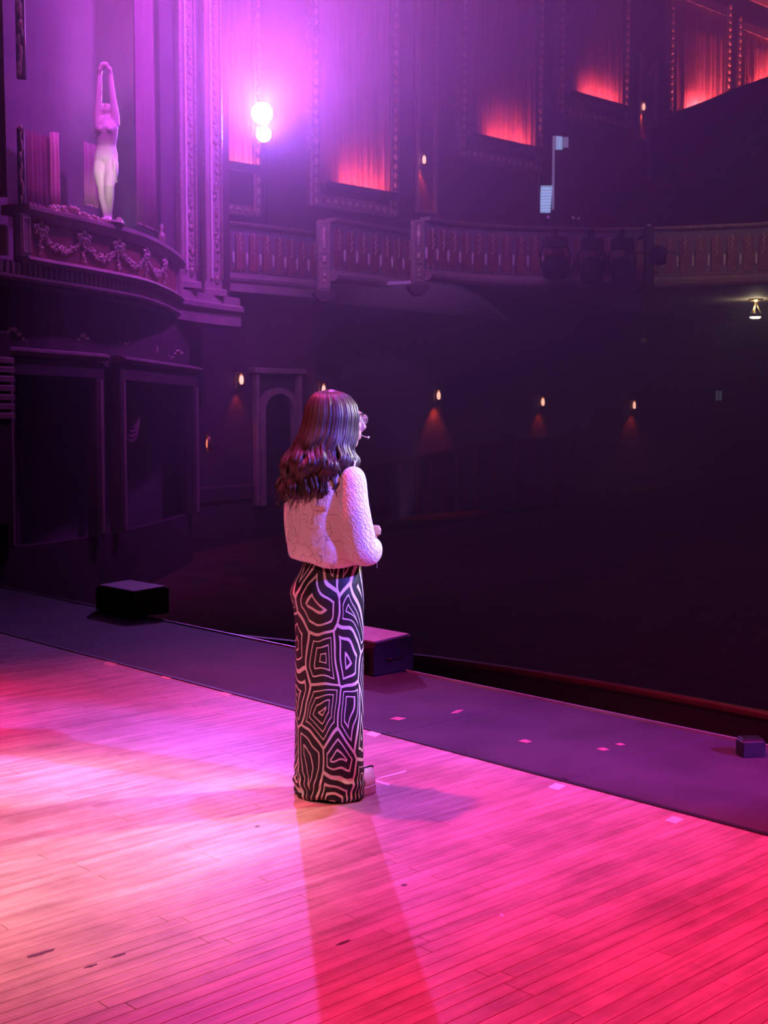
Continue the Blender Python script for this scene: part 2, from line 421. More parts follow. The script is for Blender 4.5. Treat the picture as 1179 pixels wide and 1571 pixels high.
# stage monitors
def wedge(px, py, rz, sx, sy, sz, lab):
    c = on_floor(px, py)
    e = empty('stage_monitor', (c.x, c.y, 0.0), rz)
    tag(e, lab, 'speaker', 'stage monitors on the apron')
    hx, hy = sx / 2, sy / 2
    prof = [(-hy, 0.012), (hy, 0.012), (hy, sz * 0.98), (hy * 0.9, sz), (-hy * 0.88, sz * 0.93), (-hy, sz * 0.80)]
    MB().loft([[Vector((-hx, y, z)) for y, z in prof], [Vector((hx, y, z)) for y, z in prof]]).build('cabinet', M['black_plastic'], e)
    # lid panel on the sloping top
    y0, z0, y1, z1 = hy * 0.88, sz, -hy * 0.86, sz * 0.93
    nrm = Vector((0, -(z0 - z1), (y0 - y1))).normalized()
    lidv = []
    for d in (0.002, 0.012):
        for x, y, z in ((-hx * .94, y0, z0), (hx * .94, y0, z0), (hx * .94, y1, z1), (-hx * .94, y1, z1)):
            lidv.append(Vector((x, y, z)) + nrm * d)
    MB().add(lidv, [(3, 2, 1, 0), (4, 5, 6, 7), (0, 1, 5, 4), (1, 2, 6, 5), (2, 3, 7, 6), (3, 0, 4, 7)]).build('top_panel', M['panel_top'], e)
    g = MB()
    for k in range(5): g.box((0, -hy - 0.004 + 0.0, 0.05 + k * sz * 0.11), (sx * 0.86, 0.008, sz * 0.045))
    g.build('grille', M['black_metal'], e)
    for s in (-1, 1):
        MB().tube([(s * (hx + 0.004), -0.06, sz * .45), (s * (hx + 0.03), -0.05, sz * .45), (s * (hx + 0.03), 0.05, sz * .45), (s * (hx + 0.004), 0.06, sz * .45)], 0.008, 6).build('handle', M['black_metal'], e)
    for sxx in (-1, 1):
        for syy in (-1, 1):
            MB().lathe([(0.018, 0.0), (0.015, 0.013)], (sxx * hx * .8, syy * hy * .75, 0), 8).build('foot', M['black_plastic'], e)
M['panel_top'] = mat('panel_top', (0.42, 0.36, 0.40), 0.55, 0, 0.25, 14, 0.05)
wedge(557, 1024, 0, 0.58, 0.34, 0.225, 'black wedge monitor on the apron just right of the performer')
wedge(203, 940, 0, 0.58, 0.34, 0.225, 'black wedge monitor farther left along the apron')
c = on_floor(1152, 1160)
e = empty('cable_box', (c.x, c.y, 0), YAW + 0.1); tag(e, 'small black box on the stage lip at the right edge', 'box')
MB().bbox((0, 0, 0.045), (0.115, 0.09, 0.078), 0.008).build('case', M['black_plastic'], e)
MB().bbox((0, 0.0, 0.087), (0.10, 0.075, 0.008), 0.003).build('lid', M['black_metal'], e)
for s in (-1, 1): MB().lathe([(0.012, 0.0), (0.010, 0.008)], (s * 0.045, 0, 0), 8).build('foot', M['black_plastic'], e)

# ================================================================== THE AUDITORIUM: floor, walls, ceiling
W_SIDE = -20.5
house = MB()
rows = [(Y_EDGE + 0.1, -1.1), (9, -1.05), (14, -0.85), (20, -0.5), (28, -0.1), (38, 0.3)]
house.loft([[Vector((W_SIDE - 2, y, z - 0.2)), Vector((12, y, z - 0.2)), Vector((12, y, z)), Vector((W_SIDE - 2, y, z))] for y, z in rows])
tag(house.build('floor_auditorium', M['carpet']), 'dark raked auditorium floor below the stage', kind='structure')
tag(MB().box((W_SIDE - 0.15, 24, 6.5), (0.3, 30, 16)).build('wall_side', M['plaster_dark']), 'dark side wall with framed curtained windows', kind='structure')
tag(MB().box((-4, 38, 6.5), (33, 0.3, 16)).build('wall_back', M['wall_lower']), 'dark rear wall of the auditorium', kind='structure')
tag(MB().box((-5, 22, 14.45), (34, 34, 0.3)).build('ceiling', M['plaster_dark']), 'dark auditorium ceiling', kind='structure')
tag(MB().sweep([Vector((W_SIDE, 9)), Vector((W_SIDE, 37.8))], [(0, 13.75), (0.18, 13.75), (0.22, 13.9), (0.38, 14.05), (0.45, 14.3), (0, 14.3)], [Vector((1, 0)), Vector((1, 0))]).build('trim_3', M['plaster']),
    'moulded cornice under the ceiling along the side wall', kind='structure')

# raked floor of the balcony
bal = [plan(652, 23.5), plan(700, 24.05), plan(760, 24.45), plan(850, 24.75), plan(930, 24.85), plan(1010, 24.75), plan(1100, 24.45), plan(1179, 24.1), plan(1300, 23.2)]
bal = smooth_poly(bal, 40)
sec1 = [plan(338, 23.9), plan(415, 24.6), plan(490, 25.5)]
sec2 = [plan(509, 23.6), plan(570, 24.4), plan(634, 25.3)]
Z_BOT, Z_TOP = 4.15, 5.30
fl = MB()
steps = 12
fl.prism([tuple(p) for p in sec1] + [(W_SIDE - 0.1, sec1[-1].y + 6), (W_SIDE - 0.1, sec1[0].y)], 4.36, 4.46)
tag(fl.build('floor_loge', M['carpet']), 'dark floor of the side loges', kind='structure')
rk = MB()
for k in range(steps):
    o0 = 0.12 + k * 1.12; z = 4.42 + k * 0.46
    bt = bal[5:]; nr = poly_normals(bt)
    inner = [Vector((p.x, p.y)) - n * o0 for p, n in zip(bt, nr)]
    outer = [Vector((p.x, p.y)) - n * (o0 + 1.1) for p, n in zip(bt, nr)]
    inner = [Vector((max(p.x, W_SIDE - 0.1), p.y)) for p in inner]; outer = [Vector((max(p.x, W_SIDE - 0.12), p.y)) for p in outer]
    zl_ = max(z - 0.46, 4.35)
    rk.loft([[Vector((*a, zl_)), Vector((*b, zl_)), Vector((*b, z)), Vector((*a, z))] for a, b in zip(inner, outer)])
tag(rk.build('floor_balcony', M['carpet']), 'dark stepped floor of the balcony', kind='structure')
# ceiling under the balcony, with the paler wedge at its side
uc = MB()
nr = poly_normals(bal)
inner = [Vector((p.x, p.y)) - n * 0.15 for p, n in zip(bal, nr)]
far = [Vector((p.x, 37.6)) for p in inner]
uc.loft([[Vector((*a, 4.24)), Vector((*b, 4.24)), Vector((*b, 4.32)), Vector((*a, 4.32))] for a, b in zip(inner, [Vector((a.x - 4.2, 37.6)) for a in inner])])
tag(uc.build('ceiling_under_balcony', M['plaster']), 'dark ceiling under the balcony', kind='structure')
front = [at(494, 441, 24.2), at(575, 438, 24.6), at(655, 434, 24.2), at(700, 441, 24.6)]
curve = [at(727, 452, 25.5), at(752, 468, 26.9), at(779, 493, 28.8)]
back = [at(700, 485, 27.8), at(600, 474.5, 26.6), at(500, 465, 25.6)]
ring = front + curve + back
so_m = MB(); n_ = len(ring)
so_m.add([p for p in ring] + [p + Vector((0, 0, 0.06)) for p in ring],
         [(0, 1, 8, 9), (1, 2, 3, 8), (3, 4, 7, 8), (4, 5, 6, 7), (19, 18, 11, 10), (18, 13, 12, 11), (18, 17, 14, 13), (17, 16, 15, 14)] +
         [(k_, (k_ + 1) % n_, n_ + (k_ + 1) % n_, n_ + k_) for k_ in range(n_)])
tag(so_m.build('soffit', M['soffit']), 'pale curved wedge of plaster ceiling under the side loges', kind='structure')
bm_ = MB().loft([[p + Vector((0, 0, -0.16)), p - Vector((FWD.x, FWD.y, 0)) * 0.1 + Vector((0, 0, -0.16)), p - Vector((FWD.x, FWD.y, 0)) * 0.1 + Vector((0, 0, 0.0)), p + Vector((0, 0, 0.0))] for p in (back[::-1] + [curve[-1]])])
tag(bm_.build('trim_4', M['plaster_dark']), 'dark beam along the back of the pale plaster wedge', kind='structure')

# wall under the balcony
low = smooth_poly([plan(292, 23.6), plan(380, 25.0), plan(470, 26.0), plan(600, 27.6), plan(800, 30.5), plan(1000, 33.4), plan(1250, 34.5)], 36)
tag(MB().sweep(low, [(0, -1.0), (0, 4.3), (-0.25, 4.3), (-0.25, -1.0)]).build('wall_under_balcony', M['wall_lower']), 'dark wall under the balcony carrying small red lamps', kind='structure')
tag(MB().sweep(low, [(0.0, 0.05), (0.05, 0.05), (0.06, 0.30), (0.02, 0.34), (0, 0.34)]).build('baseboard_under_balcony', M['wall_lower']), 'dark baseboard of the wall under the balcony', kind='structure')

# ------------------------------------------------------------------ balcony fronts
cand = MB().lathe([(0.004, 0), (0.022, 0.012), (0.016, 0.03), (0.024, 0.06), (0.026, 0.17), (0.020, 0.20), (0.004, 0.225)], seg=8)
orn = MB()
for k in range(7):
    orn.ball((0.012 * (-1) ** k, 0.0, -0.055 * k), (0.026 - 0.0022 * k, 0.018, 0.030), 6, 4)
def balcony(name, poly, n, label, first_first=True):
    base = Vector(poly[0])
    e = empty(name, (base.x, base.y, Z_BOT)); tag(e, label, 'balcony', 'balcony fronts')
    loc = [Vector((p.x - base.x, p.y - base.y)) for p in poly]
    nrm = poly_normals(poly)
    H = Z_TOP - Z_BOT
    MB().sweep(loc, [(-0.10, 0.16), (0.0, 0.16), (0.0, H - 0.06), (-0.10, H - 0.06)], nrm).build('backing', M['panel_grey'], e)
    MB().sweep(loc, [(-0.14, H - 0.07), (0.10, H - 0.07), (0.13, H - 0.04), (0.13, H - 0.01), (0.09, H), (-0.14, H)], nrm).build('handrail', M['gilt_dull'], e)
    MB().sweep(loc, [(-0.08, 0.0), (0.10, 0.0), (0.16, 0.05), (0.18, 0.10), (0.12, 0.13), (0.10, 0.20), (0.03, 0.22), (-0.08, 0.22)], nrm).build('base_cornice', M['plaster'], e)
    pts = resample(loc, n=n * 2); nn = []
    for i, p in enumerate(pts):
        a, b = pts[max(i - 1, 0)], pts[min(i + 1, len(pts) - 1)]
        t = (b - a).normalized(); q = Vector((t.y, -t.x)); q = -q if q.dot(-(p + base)) < 0 else q; nn.append(q)
    pitch = (pts[2] - pts[0]).length
    pm = om = cm = dm = None
    for k in range(n):
        p, q = pts[2 * k + 1], nn[2 * k + 1]; rz = math.atan2(q.y, q.x) - PI / 2
        if pm is None:
            pan = MB().bbox((0, 0.02, 0), (pitch * 0.60, 0.05, 0.66), 0.006)
            pan.box((-pitch * .27, 0.047, 0), (0.02, 0.012, 0.62)); pan.box((pitch * .27, 0.047, 0), (0.02, 0.012, 0.62))
            o = pan.build('panel', M['panel_red'], e); pm = o.data
        else:
            o = bpy.data.objects.new('panel', pm); COL.objects.link(o); o.parent = e
        o.location = (p.x, p.y, 0.60); o.rotation_euler = (0, 0, rz)
        if om is None:
            o = orn.build('ornament', M['gilt'], e, True); om = o.data
        else:
            o = bpy.data.objects.new('ornament', om); COL.objects.link(o); o.parent = e
        o.location = (p.x + q.x * .06, p.y + q.y * .06, 0.93); o.rotation_euler = (0, 0, rz)
    for k in range(n + 1):
        p, q = pts[2 * k], nn[2 * k]
        if (k == 0 or k == n) and n < 20: continue
        rz = math.atan2(q.y, q.x) - PI / 2
        if cm is None:
            o = cand.build('candle_finial', M['candle'], e, True); cm = o.data
        else:
            o = bpy.data.objects.new('candle_finial', cm); COL.objects.link(o); o.parent = e
        o.location = (p.x + q.x * .035, p.y + q.y * .035, 0.38); o.rotation_euler = (0, 0, rz)
    beads = MB()
    for p, q in zip(resample(loc, step=0.10), range(9999)):
        i = min(range(len(loc)), key=lambda j: (loc[j] - p).length); q = nrm[i]
        beads.box((p.x + q.x * 0.105, p.y + q.y * 0.105, 0.235), (0.055, 0.055, 0.03), math.atan2(q.y, q.x))
    tag(beads.build('bead_course', M['gilt_dull'], e), kind='stuff')
    return e
balcony('balcony', bal, 29, 'long curved balcony front with red panels, stage lamps hanging on it')
balcony('balcony', sec1, 8, 'stepped loge front nearest the tall fluted pilasters')
balcony('balcony', sec2, 7, 'stepped loge front between the two carved piers')
def pier(px0, px1, d, y0, y1, lab):
    a, b = plan(px0, d), plan(px1, d + 0.05)
    ptop = at((px0 + px1) / 2, y0, d).z; pbot = at((px0 + px1) / 2, y1, d).z
    e, wd = wall_frame('balcony_pier', a, b, pbot); tag(e, lab, 'pier', 'carved piers of the balcony front')
    H = ptop - pbot
    MB().bbox((wd / 2, -0.10, H / 2), (wd, 0.2, H), 0.01).build('shaft', M['plaster'], e)
    fr = MB()
    for x in (0.03, wd - 0.03): fr.box((x, 0.015, H * 0.5), (0.03, 0.03, H * 0.92))
    for z in (H * 0.05, H * 0.33, H * 0.55, H * 0.96): fr.box((wd / 2, 0.015, z), (wd - 0.06, 0.03, 0.03))
    fr.build('border', M['gilt_dull'], e)
    vase = MB().lathe([(0.01, 0), (0.05, 0.03), (0.025, 0.08), (0.045, 0.16), (0.06, 0.24), (0.03, 0.32), (0.05, 0.36), (0.01, 0.42)], (wd / 2, 0.0, H * 0.58), 10)
    vase.build('urn_relief', M['gilt'], e, True)
    for z in (0.42, 0.46):
        MB().ball((wd / 2, 0.02, H * z), (0.05, 0.03, 0.045), 8, 5).build('rosette', M['gilt'], e, True)
    for z in (0.14, 0.22):
        MB().ball((wd / 2, 0.02, H * z), (0.03, 0.03, 0.035), 8, 5).build('rosette', M['gilt'], e, True)
    MB().loft([[Vector((wd / 2 - s, -0.02 - t, z)) for s, t in ()] or [Vector((wd / 2 - s, 0.06, z)), Vector((wd / 2 + s, 0.06, z)), Vector((wd / 2 + s, -0.2, z)), Vector((wd / 2 - s, -0.2, z))]
               for s, z in ((0.06, -0.20), (0.16, -0.12), (0.20, -0.04), (0.16, 0.0))]).build('corbel', M['plaster_dark'], e)
    return e
pier(489, 508, 23.55, 337, 446, 'carved pier on the left of the stepped loge fronts')
pier(634, 651, 23.45, 337, 436, 'carved pier where the long curved balcony begins')
# closing wall below the first loge
tag(MB().sweep(sec1, [(-0.1, 4.0), (0.12, 4.0), (0.12, 4.15), (-0.1, 4.15)]).build('trim_5', M['plaster']), 'moulding under the first loge front', kind='structure')

# ------------------------------------------------------------------ windows of the side wall
def pleats(w_, h, n, amp, jitter=0.3, seed=1, gather=None):
    """hanging cloth with pleats, a sheet with thickness"""
    r = random.Random(seed); m = MB(); cols = n * 6; top = []
    ph = [r.uniform(-jitter, jitter) for _ in range(cols + 1)]
    rings = []
    for zi in range(5):
        t = zi / 4; z = h * t; row = []
        for i in range(cols + 1):
            x = w_ * i / cols
            y = amp * math.sin(2 * PI * n * i / cols + ph[i // 6]) * (0.75 + 0.25 * math.cos(t * 3)) + 0.3 * amp * math.sin(i * 0.37)
            row.append(Vector((x, y, z)))
        row2 = [p + Vector((0, -0.012, 0)) for p in reversed(row)]
        rings.append(row + row2)
    m.loft(rings, True)
    return m
CURT = 0
def side_window(px0, px1, y_frame, y_glow, z_top, lab, power, cone=95, frame_w=0.26, raked=0.0):
    global CURT
    pm = (px0 + px1) / 2
    a = on_x(px0, 300, W_SIDE); b = on_x(px1, 300, W_SIDE)
    zf = on_x(pm, y_frame, W_SIDE).z; zg = on_x(pm, y_glow, W_SIDE).z
    e = empty('curtained_window', (W_SIDE, b.y, zf), -PI / 2)      # local x runs towards the stage, local y into the room
    tag(e, lab, 'window', 'framed curtained windows of the side wall')
    wd = b.y - a.y; H = z_top - zf; fw = min(frame_w, wd * 0.16)
    for nm, c, s in (('side_rail', (fw / 2, 0.06, H / 2), (fw, 0.22, H)), ('side_rail', (wd - fw / 2, 0.06, H / 2), (fw, 0.22, H)),
                     ('bottom_rail', (wd / 2, 0.06, fw / 2), (wd - 2 * fw, 0.22, fw)), ('top_rail', (wd / 2, 0.06, H - fw / 2), (wd - 2 * fw, 0.22, fw))):
        o = MB().bbox(c, s, 0.03).build(nm, M['gilt_dull'], e)
    bead = MB()
    k = 0.0
    while k < H:
        for x in (fw * 0.5, wd - fw * 0.5): bead.ball((x, 0.17, k + 0.1), (fw * 0.24, 0.05, 0.075), 6, 4)
        k += 0.2
    k = fw
    while k < wd - fw:
        bead.ball((k, 0.17, fw * 0.5), (0.075, 0.05, fw * 0.24), 6, 4); k += 0.2
    tag(bead.build('carving', M['gilt'], e, True), kind='stuff')
    ap = zg - zf - fw                                           # dark panel under the curtain
    MB().bbox((wd / 2, 0.07, fw + ap / 2), (wd - 2 * fw, 0.12, ap), 0.02).build('sill_panel', M['black_plastic'], e)
    CURT += 1
    iw = wd - 2 * fw - 0.06
    n = max(6, int(iw / 0.16))
    c = pleats(iw, H - fw * 2 - ap, n, 0.07, 0.6, CURT).build('curtain', M['curtain'], e, True)
    c.location = (fw + 0.03, 0.11, fw + ap)
    # red footlight in the trough in front of the sill panel
    l = bpy.data.lights.new('footlight', 'AREA'); l.color = (1.0, 0.10, 0.13); l.energy = power; l.shape = 'RECTANGLE'; l.size = wd * 0.50; l.size_y = 0.06
    lo = bpy.data.objects.new('footlight', l); COL.objects.link(lo); lo.parent = e
    lo.location = (wd * 0.45, 0.30, fw + ap - 0.07)
    lo.rotation_euler = Vector((0.0, -0.20, 1.0)).to_track_quat('-Z', 'Y').to_euler()
    MB().box((wd * 0.45, 0.30, fw + ap - 0.12), (wd * 0.60, 0.12, 0.04)).build('footlight_trough', M['black_metal'], e)
    MB().box((wd / 2, 0.375, fw + ap - 0.07), (wd - 2 * fw, 0.03, 0.16)).build('trough_front', M['black_plastic'], e)
    return e
side_window(318, 395, 330, 255, 13.3, 'curtained window half hidden by the inner fluted pilaster', 9)
side_window(470, 606, 326, 291, 13.3, 'hazy curtained window right of the bright stage lamps', 14)
side_window(698, 826, 256, 220, 13.3, 'tall curtained window above where the curved balcony begins', 16)
side_window(848, 957, 190, 155, 13.3, 'tall curtained window second from the right end lamp panel', 22)
side_window(1016, 1112, 214, 184, 13.3, 'short glowing curtained window right of the lamp panel', 230)
side_window(1120, 1208, 178, 148, 13.1, 'glowing curtained window at the far right', 240)
# dark raked stair wall that climbs along the side wall in front of the last windows
XS = W_SIDE + 1.15
sw = MB().loft([[Vector((XS - 0.14, p.y, 4.5)), Vector((XS, p.y, 4.5)), Vector((XS, p.y, p.z)), Vector((XS - 0.14, p.y, p.z))]
                for p in (on_x(1000, 190, XS), on_x(1035, 173, XS), on_x(1080, 157, XS), on_x(1135, 134, XS), on_x(1177, 119, XS), on_x(1240, 96, XS))])
# tall pilaster strips with lamp panels between the windows
def lamp_panel(px0, px1, y_bot, y_top, lab, pointed=False):
    a = on_x(px0, 300, W_SIDE); b = on_x(px1, 300, W_SIDE); pm = (px0 + px1) / 2
    z0 = on_x(pm, y_bot, W_SIDE).z; z1 = min(13.5, on_x(pm, y_top, W_SIDE).z)
    e = empty('wall_niche', (W_SIDE, b.y, z0), -PI / 2); tag(e, lab, 'wall panel', 'narrow lamp panels of the side wall')
    wd, H = b.y - a.y, z1 - z0
    MB().bbox((wd / 2, 0.02, H / 2), (wd, 0.08, H), 0.01).build('field', M['velvet'], e)
    for x in (0.06, wd - 0.06): MB().bbox((x, 0.08, H / 2), (0.10, 0.12, H), 0.015).build('border', M['gilt_dull'], e)
    MB().bbox((wd / 2, 0.08, 0.05), (wd, 0.12, 0.10), 0.015).build('border', M['gilt_dull'], e)
    if pointed:
        for s in (-1, 1):
            MB().box((wd / 2 + s * wd * 0.22, 0.08, H - wd * 0.30), (0.07, 0.10, wd * 0.85), ry=s * 0.62).build('border', M['gilt_dull'], e)
lamp_panel(634, 667, 330, -60, 'narrow wall panel holding a lamp between the hazy windows')
lamp_panel(974, 1001, 218, 90, 'narrow wall panel with a pointed top holding a lamp', True)

# ------------------------------------------------------------------ wall lamps
sc = empty('wall_sconce')
MB().bbox((0, 0.015, 0.0), (0.10, 0.03, 0.34), 0.01).build('backplate', M['brass'], sc)
MB().tube([(0, 0.03, 0.12), (0, 0.10, 0.16), (0, 0.14, 0.13)], 0.012, 6).build('arm', M['brass'], sc)
hood = MB()
rg = []
for z, r in ((-0.10, 0.085), (0.02, 0.080), (0.11, 0.055), (0.14, 0.02)):
    rg.append([Vector((r * math.cos(q), 0.14 + r * math.sin(q), z)) for q in [PI * (0.42 + 1.1 * k / 9) for k in range(10)]] +
              [Vector(((r - .006) * math.cos(q), 0.14 + (r - .006) * math.sin(q), z)) for q in [PI * (0.42 + 1.1 * k / 9) for k in range(9, -1, -1)]])
hood.loft(rg).build('hood', M['brass'], sc, True)
MB().lathe([(0.010, -0.09), (0.036, -0.065), (0.044, 0.0), (0.032, 0.06), (0.010, 0.09)], (0, 0.14, 0), 12).build('glass_shade', M['bulb'], sc, True)
def sconce(px, py, where, lab, k, dim=False, power=14.0):
    o = sc if k == 0 else copy_tree(sc)
    if where == 'side':
        p = on_x(px, py, W_SIDE + 0.2); rz = -PI / 2
        o.location = (W_SIDE + 0.065, p.y, p.z)
    elif where == 'box':
        p = at(px, py, 23.2); o.location = p; rz = math.atan2(-p.y, -p.x) - PI / 2
    else:
        # on the wall under the balcony
        best = None
        for a, b in zip(low, low[1:]):
            for t in (0, .1, .2, .3, .4, .5, .6, .7, .8, .9):
                q = Vector(a).lerp(Vector(b), t); v = q; r = v.dot(RGT.to_2d()) / v.dot(FWD.to_2d())
                e_ = abs(r - lev(px, py)[0])
                if best is None or e_ < best[0]: best = (e_, q, (Vector(b) - Vector(a)).normalized())
        q, t = best[1], best[2]; n = Vector((t.y, -t.x)); n = -n if n.dot(-q) < 0 else n
        z = at(px, py, q.dot(FWD.to_2d())).z; o.location = (q.x + n.x * .004, q.y + n.y * .004, z); rz = math.atan2(n.y, n.x) - PI / 2
    o.rotation_euler = (0, 0, rz)
    tag(o, lab, 'lamp', 'small red wall lamps')
    if dim:
        for ch in o.children:
            if ch.name.startswith('glass'):
                ch.data = ch.data.copy(); ch.data.materials[0] = M['bulb_dim']
    R = Matrix.Rotation(rz, 3, 'Z')
    L0 = Vector(o.location) + R @ Vector((0.0, 0.13, -0.13))
    s = spot('sconce_light', L0, L0 + R @ Vector((0, -0.05, -0.5)), (1.0, 0.10, 0.02), power * 2.2, 70, 0.6, 0.03)
    return o
S_LIST = [(668, 607, 'low', 'brightest wall lamp under the balcony right of the head', 26), (362, 583, 'low', 'wall lamp under the loges beside the arched doorway', 7),
          (490, 598, 'low', 'wall lamp just above the hair', 6), (828, 617, 'low', 'wall lamp under the middle of the curved balcony', 9),
          (968, 622, 'low', 'rightmost wall lamp under the curved balcony', 9), (320, 680, 'box', 'low red lamp on the wall between lower box and arch', 4),
          (651, 245, 'side', 'wall lamp on the narrow panel between the hazy windows', 16), (988, 164, 'side', 'wall lamp on the narrow panel with the pointed top', 12)]
tree = sc
for k, (px, py, wh, lab, pw) in enumerate(S_LIST):
    if k == 0:
        others = [copy_tree(sc) for _ in S_LIST[1:]]
for k, (px, py, wh, lab, pw) in enumerate(S_LIST):
    sc_k = sc if k == 0 else others[k - 1]
    _keep = sc; sc = sc_k
    sconce(px, py, wh, lab, 0, dim=(k == 5), power=pw)
    sc = _keep

# ------------------------------------------------------------------ arched doorway and rails under the balcony
def low_at(px):
    best = None
    for a, b in zip(low, low[1:]):
        for k in range(20):
            q = Vector(a).lerp(Vector(b), k / 20); r = q.dot(RGT.to_2d()) / q.dot(FWD.to_2d())
            e_ = abs(r - (px - CX) / F_PX)
            if best is None or e_ < best[0]: best = (e_, q)
    return best[1]
a, b = low_at(388), low_at(458)
dA = a.dot(FWD.to_2d())
zb = at(400, 776, dA).z; zt = at(400, 572, dA).z
e, wd = wall_frame('arched_doorway', a, b, zb); tag(e, 'dark arched doorway with pale mouldings left of the hair', 'doorway')
H = zt - zb
def arch_ring(w0, h0, off):                         # half ring outline of an arch
    r = w0 / 2 - off; cz = h0 - w0 / 2
    pts = [(w0 / 2 - r, 0.0), (w0 / 2 - r, cz)] + [(w0 / 2 - r * math.cos(q), cz + r * math.sin(q)) for q in [PI * k / 14 for k in range(1, 14)]] + [(w0 / 2 + r, cz), (w0 / 2 + r, 0.0)]
    return pts
o1, o2 = arch_ring(wd * 0.86, H * 0.90, 0.02), arch_ring(wd * 0.86, H * 0.90, 0.14)
m = MB(); rings = []
for (x1, z1), (x2, z2) in zip(o1, o2):
    rings.append([Vector((x1 + wd * .07, 0.02, z1)), Vector((x1 + wd * .07, 0.16, z1)), Vector((x2 + wd * .07, 0.16, z2)), Vector((x2 + wd * .07, 0.02, z2))])
m.loft(rings).build('arch_moulding', M['plaster'], e)
for s in (0.04, wd - 0.04): MB().bbox((s, 0.08, H / 2), (0.08, 0.16, H), 0.015).build('jamb', M['plaster'], e)
MB().bbox((wd / 2, 0.10, H + 0.05), (wd + 0.16, 0.22, 0.10), 0.02).build('lintel', M['plaster'], e)
op = [(x + wd * .07, z) for x, z in o2]
MB().loft([[Vector((x, 0.005, z)) for x, z in op], [Vector((x, 0.03, z)) for x, z in op]]).build('door_leaf', M['black_plastic'], e)
d0 = 25.2
e = empty('low_railing', at(350, 775, d0).xy.to_3d() + Vector((0, 0, at(350, 776, d0).z)), YAW); tag(e, 'pale low railing end beside the arched doorway', 'railing')
wr = 40 / F_PX * d0
MB().bbox((wr / 2, 0, 0.36), (wr, 0.12, 0.07), 0.012).build('top_rail', M['plaster'], e)
MB().bbox((wr / 2, 0, 0.24), (wr * 0.98, 0.07, 0.12), 0.01).build('rail_board', M['plaster'], e)
MB().bbox((wr * 0.45, 0, 0.09), (0.07, 0.07, 0.18), 0.008).build('post', M['plaster'], e)
# curving partition in front of the rear wall
pr = smooth_poly([plan(555, 24.4), plan(640, 25.5), plan(700, 26.3), plan(790, 27.6), plan(880, 29.0)], 24)
ztop = [at(px, py, d).z for px, py, d in ((555, 715, 24.4), (700, 689, 26.3), (880, 667, 29.0))]
e = empty('partition_rail', (pr[0].x, pr[0].y, -0.3)); tag(e, 'long dark partition rail curving across the rear of the auditorium', 'railing')
N = len(pr)
def zt_(i): t = i / (N - 1); return ztop[0] + (ztop[2] - ztop[0]) * t
nr = poly_normals(pr)
rr = MB().loft([[Vector((p.x - pr[0].x + n.x * o, p.y - pr[0].y + n.y * o, zt_(i) + 0.3 + z)) for o, z in ((-0.05, -0.05), (0.07, -0.05), (0.07, 0.02), (-0.05, 0.02))] for i, (p, n) in enumerate(zip(pr, nr))])
rr.build('top_rail', M['rail_wood'], e)
MB().loft([[Vector((p.x - pr[0].x + n.x * o, p.y - pr[0].y + n.y * o, z)) for o, z in ((-0.03, 0.0), (0.02, 0.0), (0.02, zt_(i) + 0.26), (-0.03, zt_(i) + 0.26))] for i, (p, n) in enumerate(zip(pr, nr))]).build('board', M['wall_lower'], e)
for i in range(0, N, 2):
    p, n = pr[i], nr[i]; h = zt_(i) + 0.25
    MB().bbox((p.x - pr[0].x + n.x * 0.05, p.y - pr[0].y + n.y * 0.05, h / 2), (0.09, 0.09, h), 0.01).build('post', M['rail_wood'], e)
# barrier in front of the stage
pit = smooth_poly([plan(330, 11.0), plan(600, 10.1), plan(780, 9.47), plan(980, 8.72), plan(1179, 8.0), plan(1300, 7.6)], 24)
e = empty('pit_barrier', (pit[0].x, pit[0].y, -1.1)); tag(e, 'dark barrier with a red brown top rail beyond the stage lip', 'railing')
lp = [Vector((p.x - pit[0].x, p.y - pit[0].y)) for p in pit]; nr = poly_normals(pit)
MB().sweep(lp, [(-0.03, 0.785), (0.02, 0.785), (0.028, 0.80), (0.028, 0.825), (0.02, 0.835), (-0.03, 0.835)], nr).build('top_rail', M['rail_wood'], e)
MB().sweep(lp, [(-0.02, 0.05), (0.01, 0.05), (0.01, 0.79), (-0.02, 0.79)], nr).build('board', M['black_plastic'], e)
for i in range(0, len(lp), 3):
    MB().box((lp[i].x - nr[i].x * 0.06, lp[i].y - nr[i].y * 0.06, 0.40), (0.07, 0.07, 0.80)).build('post', M['black_metal'], e)
tag(sw.build('wall_stair', M['plaster_dark']), 'dark raked wall climbing along the side wall at the right', kind='structure')

# ================================================================== THE BOX WITH THE STATUE
bx = smooth_poly([plan(38, 16.06), plan(70, 16.45), plan(120, 17.05), plan(180, 17.9), plan(215, 18.55), plan(243, 19.5), plan(264, 20.6), plan(276, 21.7)], 35)
ZR = 4.29
e = empty('opera_box', (bx[0].x, bx[0].y, 3.3)); tag(e, 'bow fronted opera box with gilded garlands carrying the statue', 'opera box')
BOX = e
lb = [Vector((p.x - bx[0].x, p.y - bx[0].y)) for p in bx]; nb = poly_normals(bx)
def zz(z): return z - 3.3
MB().sweep(lb, [(-0.30, zz(4.17)), (0.03, zz(4.12)), (0.10, zz(4.16)), (0.14, zz(4.22)), (0.14, zz(4.27)), (0.08, zz(4.29)), (-0.30, zz(4.29))], nb).build('rim', M['plaster'], e, False)
MB().sweep(lb, [(-0.12, zz(3.55)), (0.0, zz(3.55)), (0.0, zz(4.17)), (-0.12, zz(4.17))], nb).build('front_panel', M['panel_wine'] if 'panel_wine' in M else M['panel_red'], e)
MB().sweep(lb, [(-0.12, zz(3.56)), (0.08, zz(3.56)), (0.14, zz(3.60)), (0.10, zz(3.645)), (0.02, zz(3.66)), (-0.12, zz(3.66))], nb).build('base_moulding', M['plaster'], e)
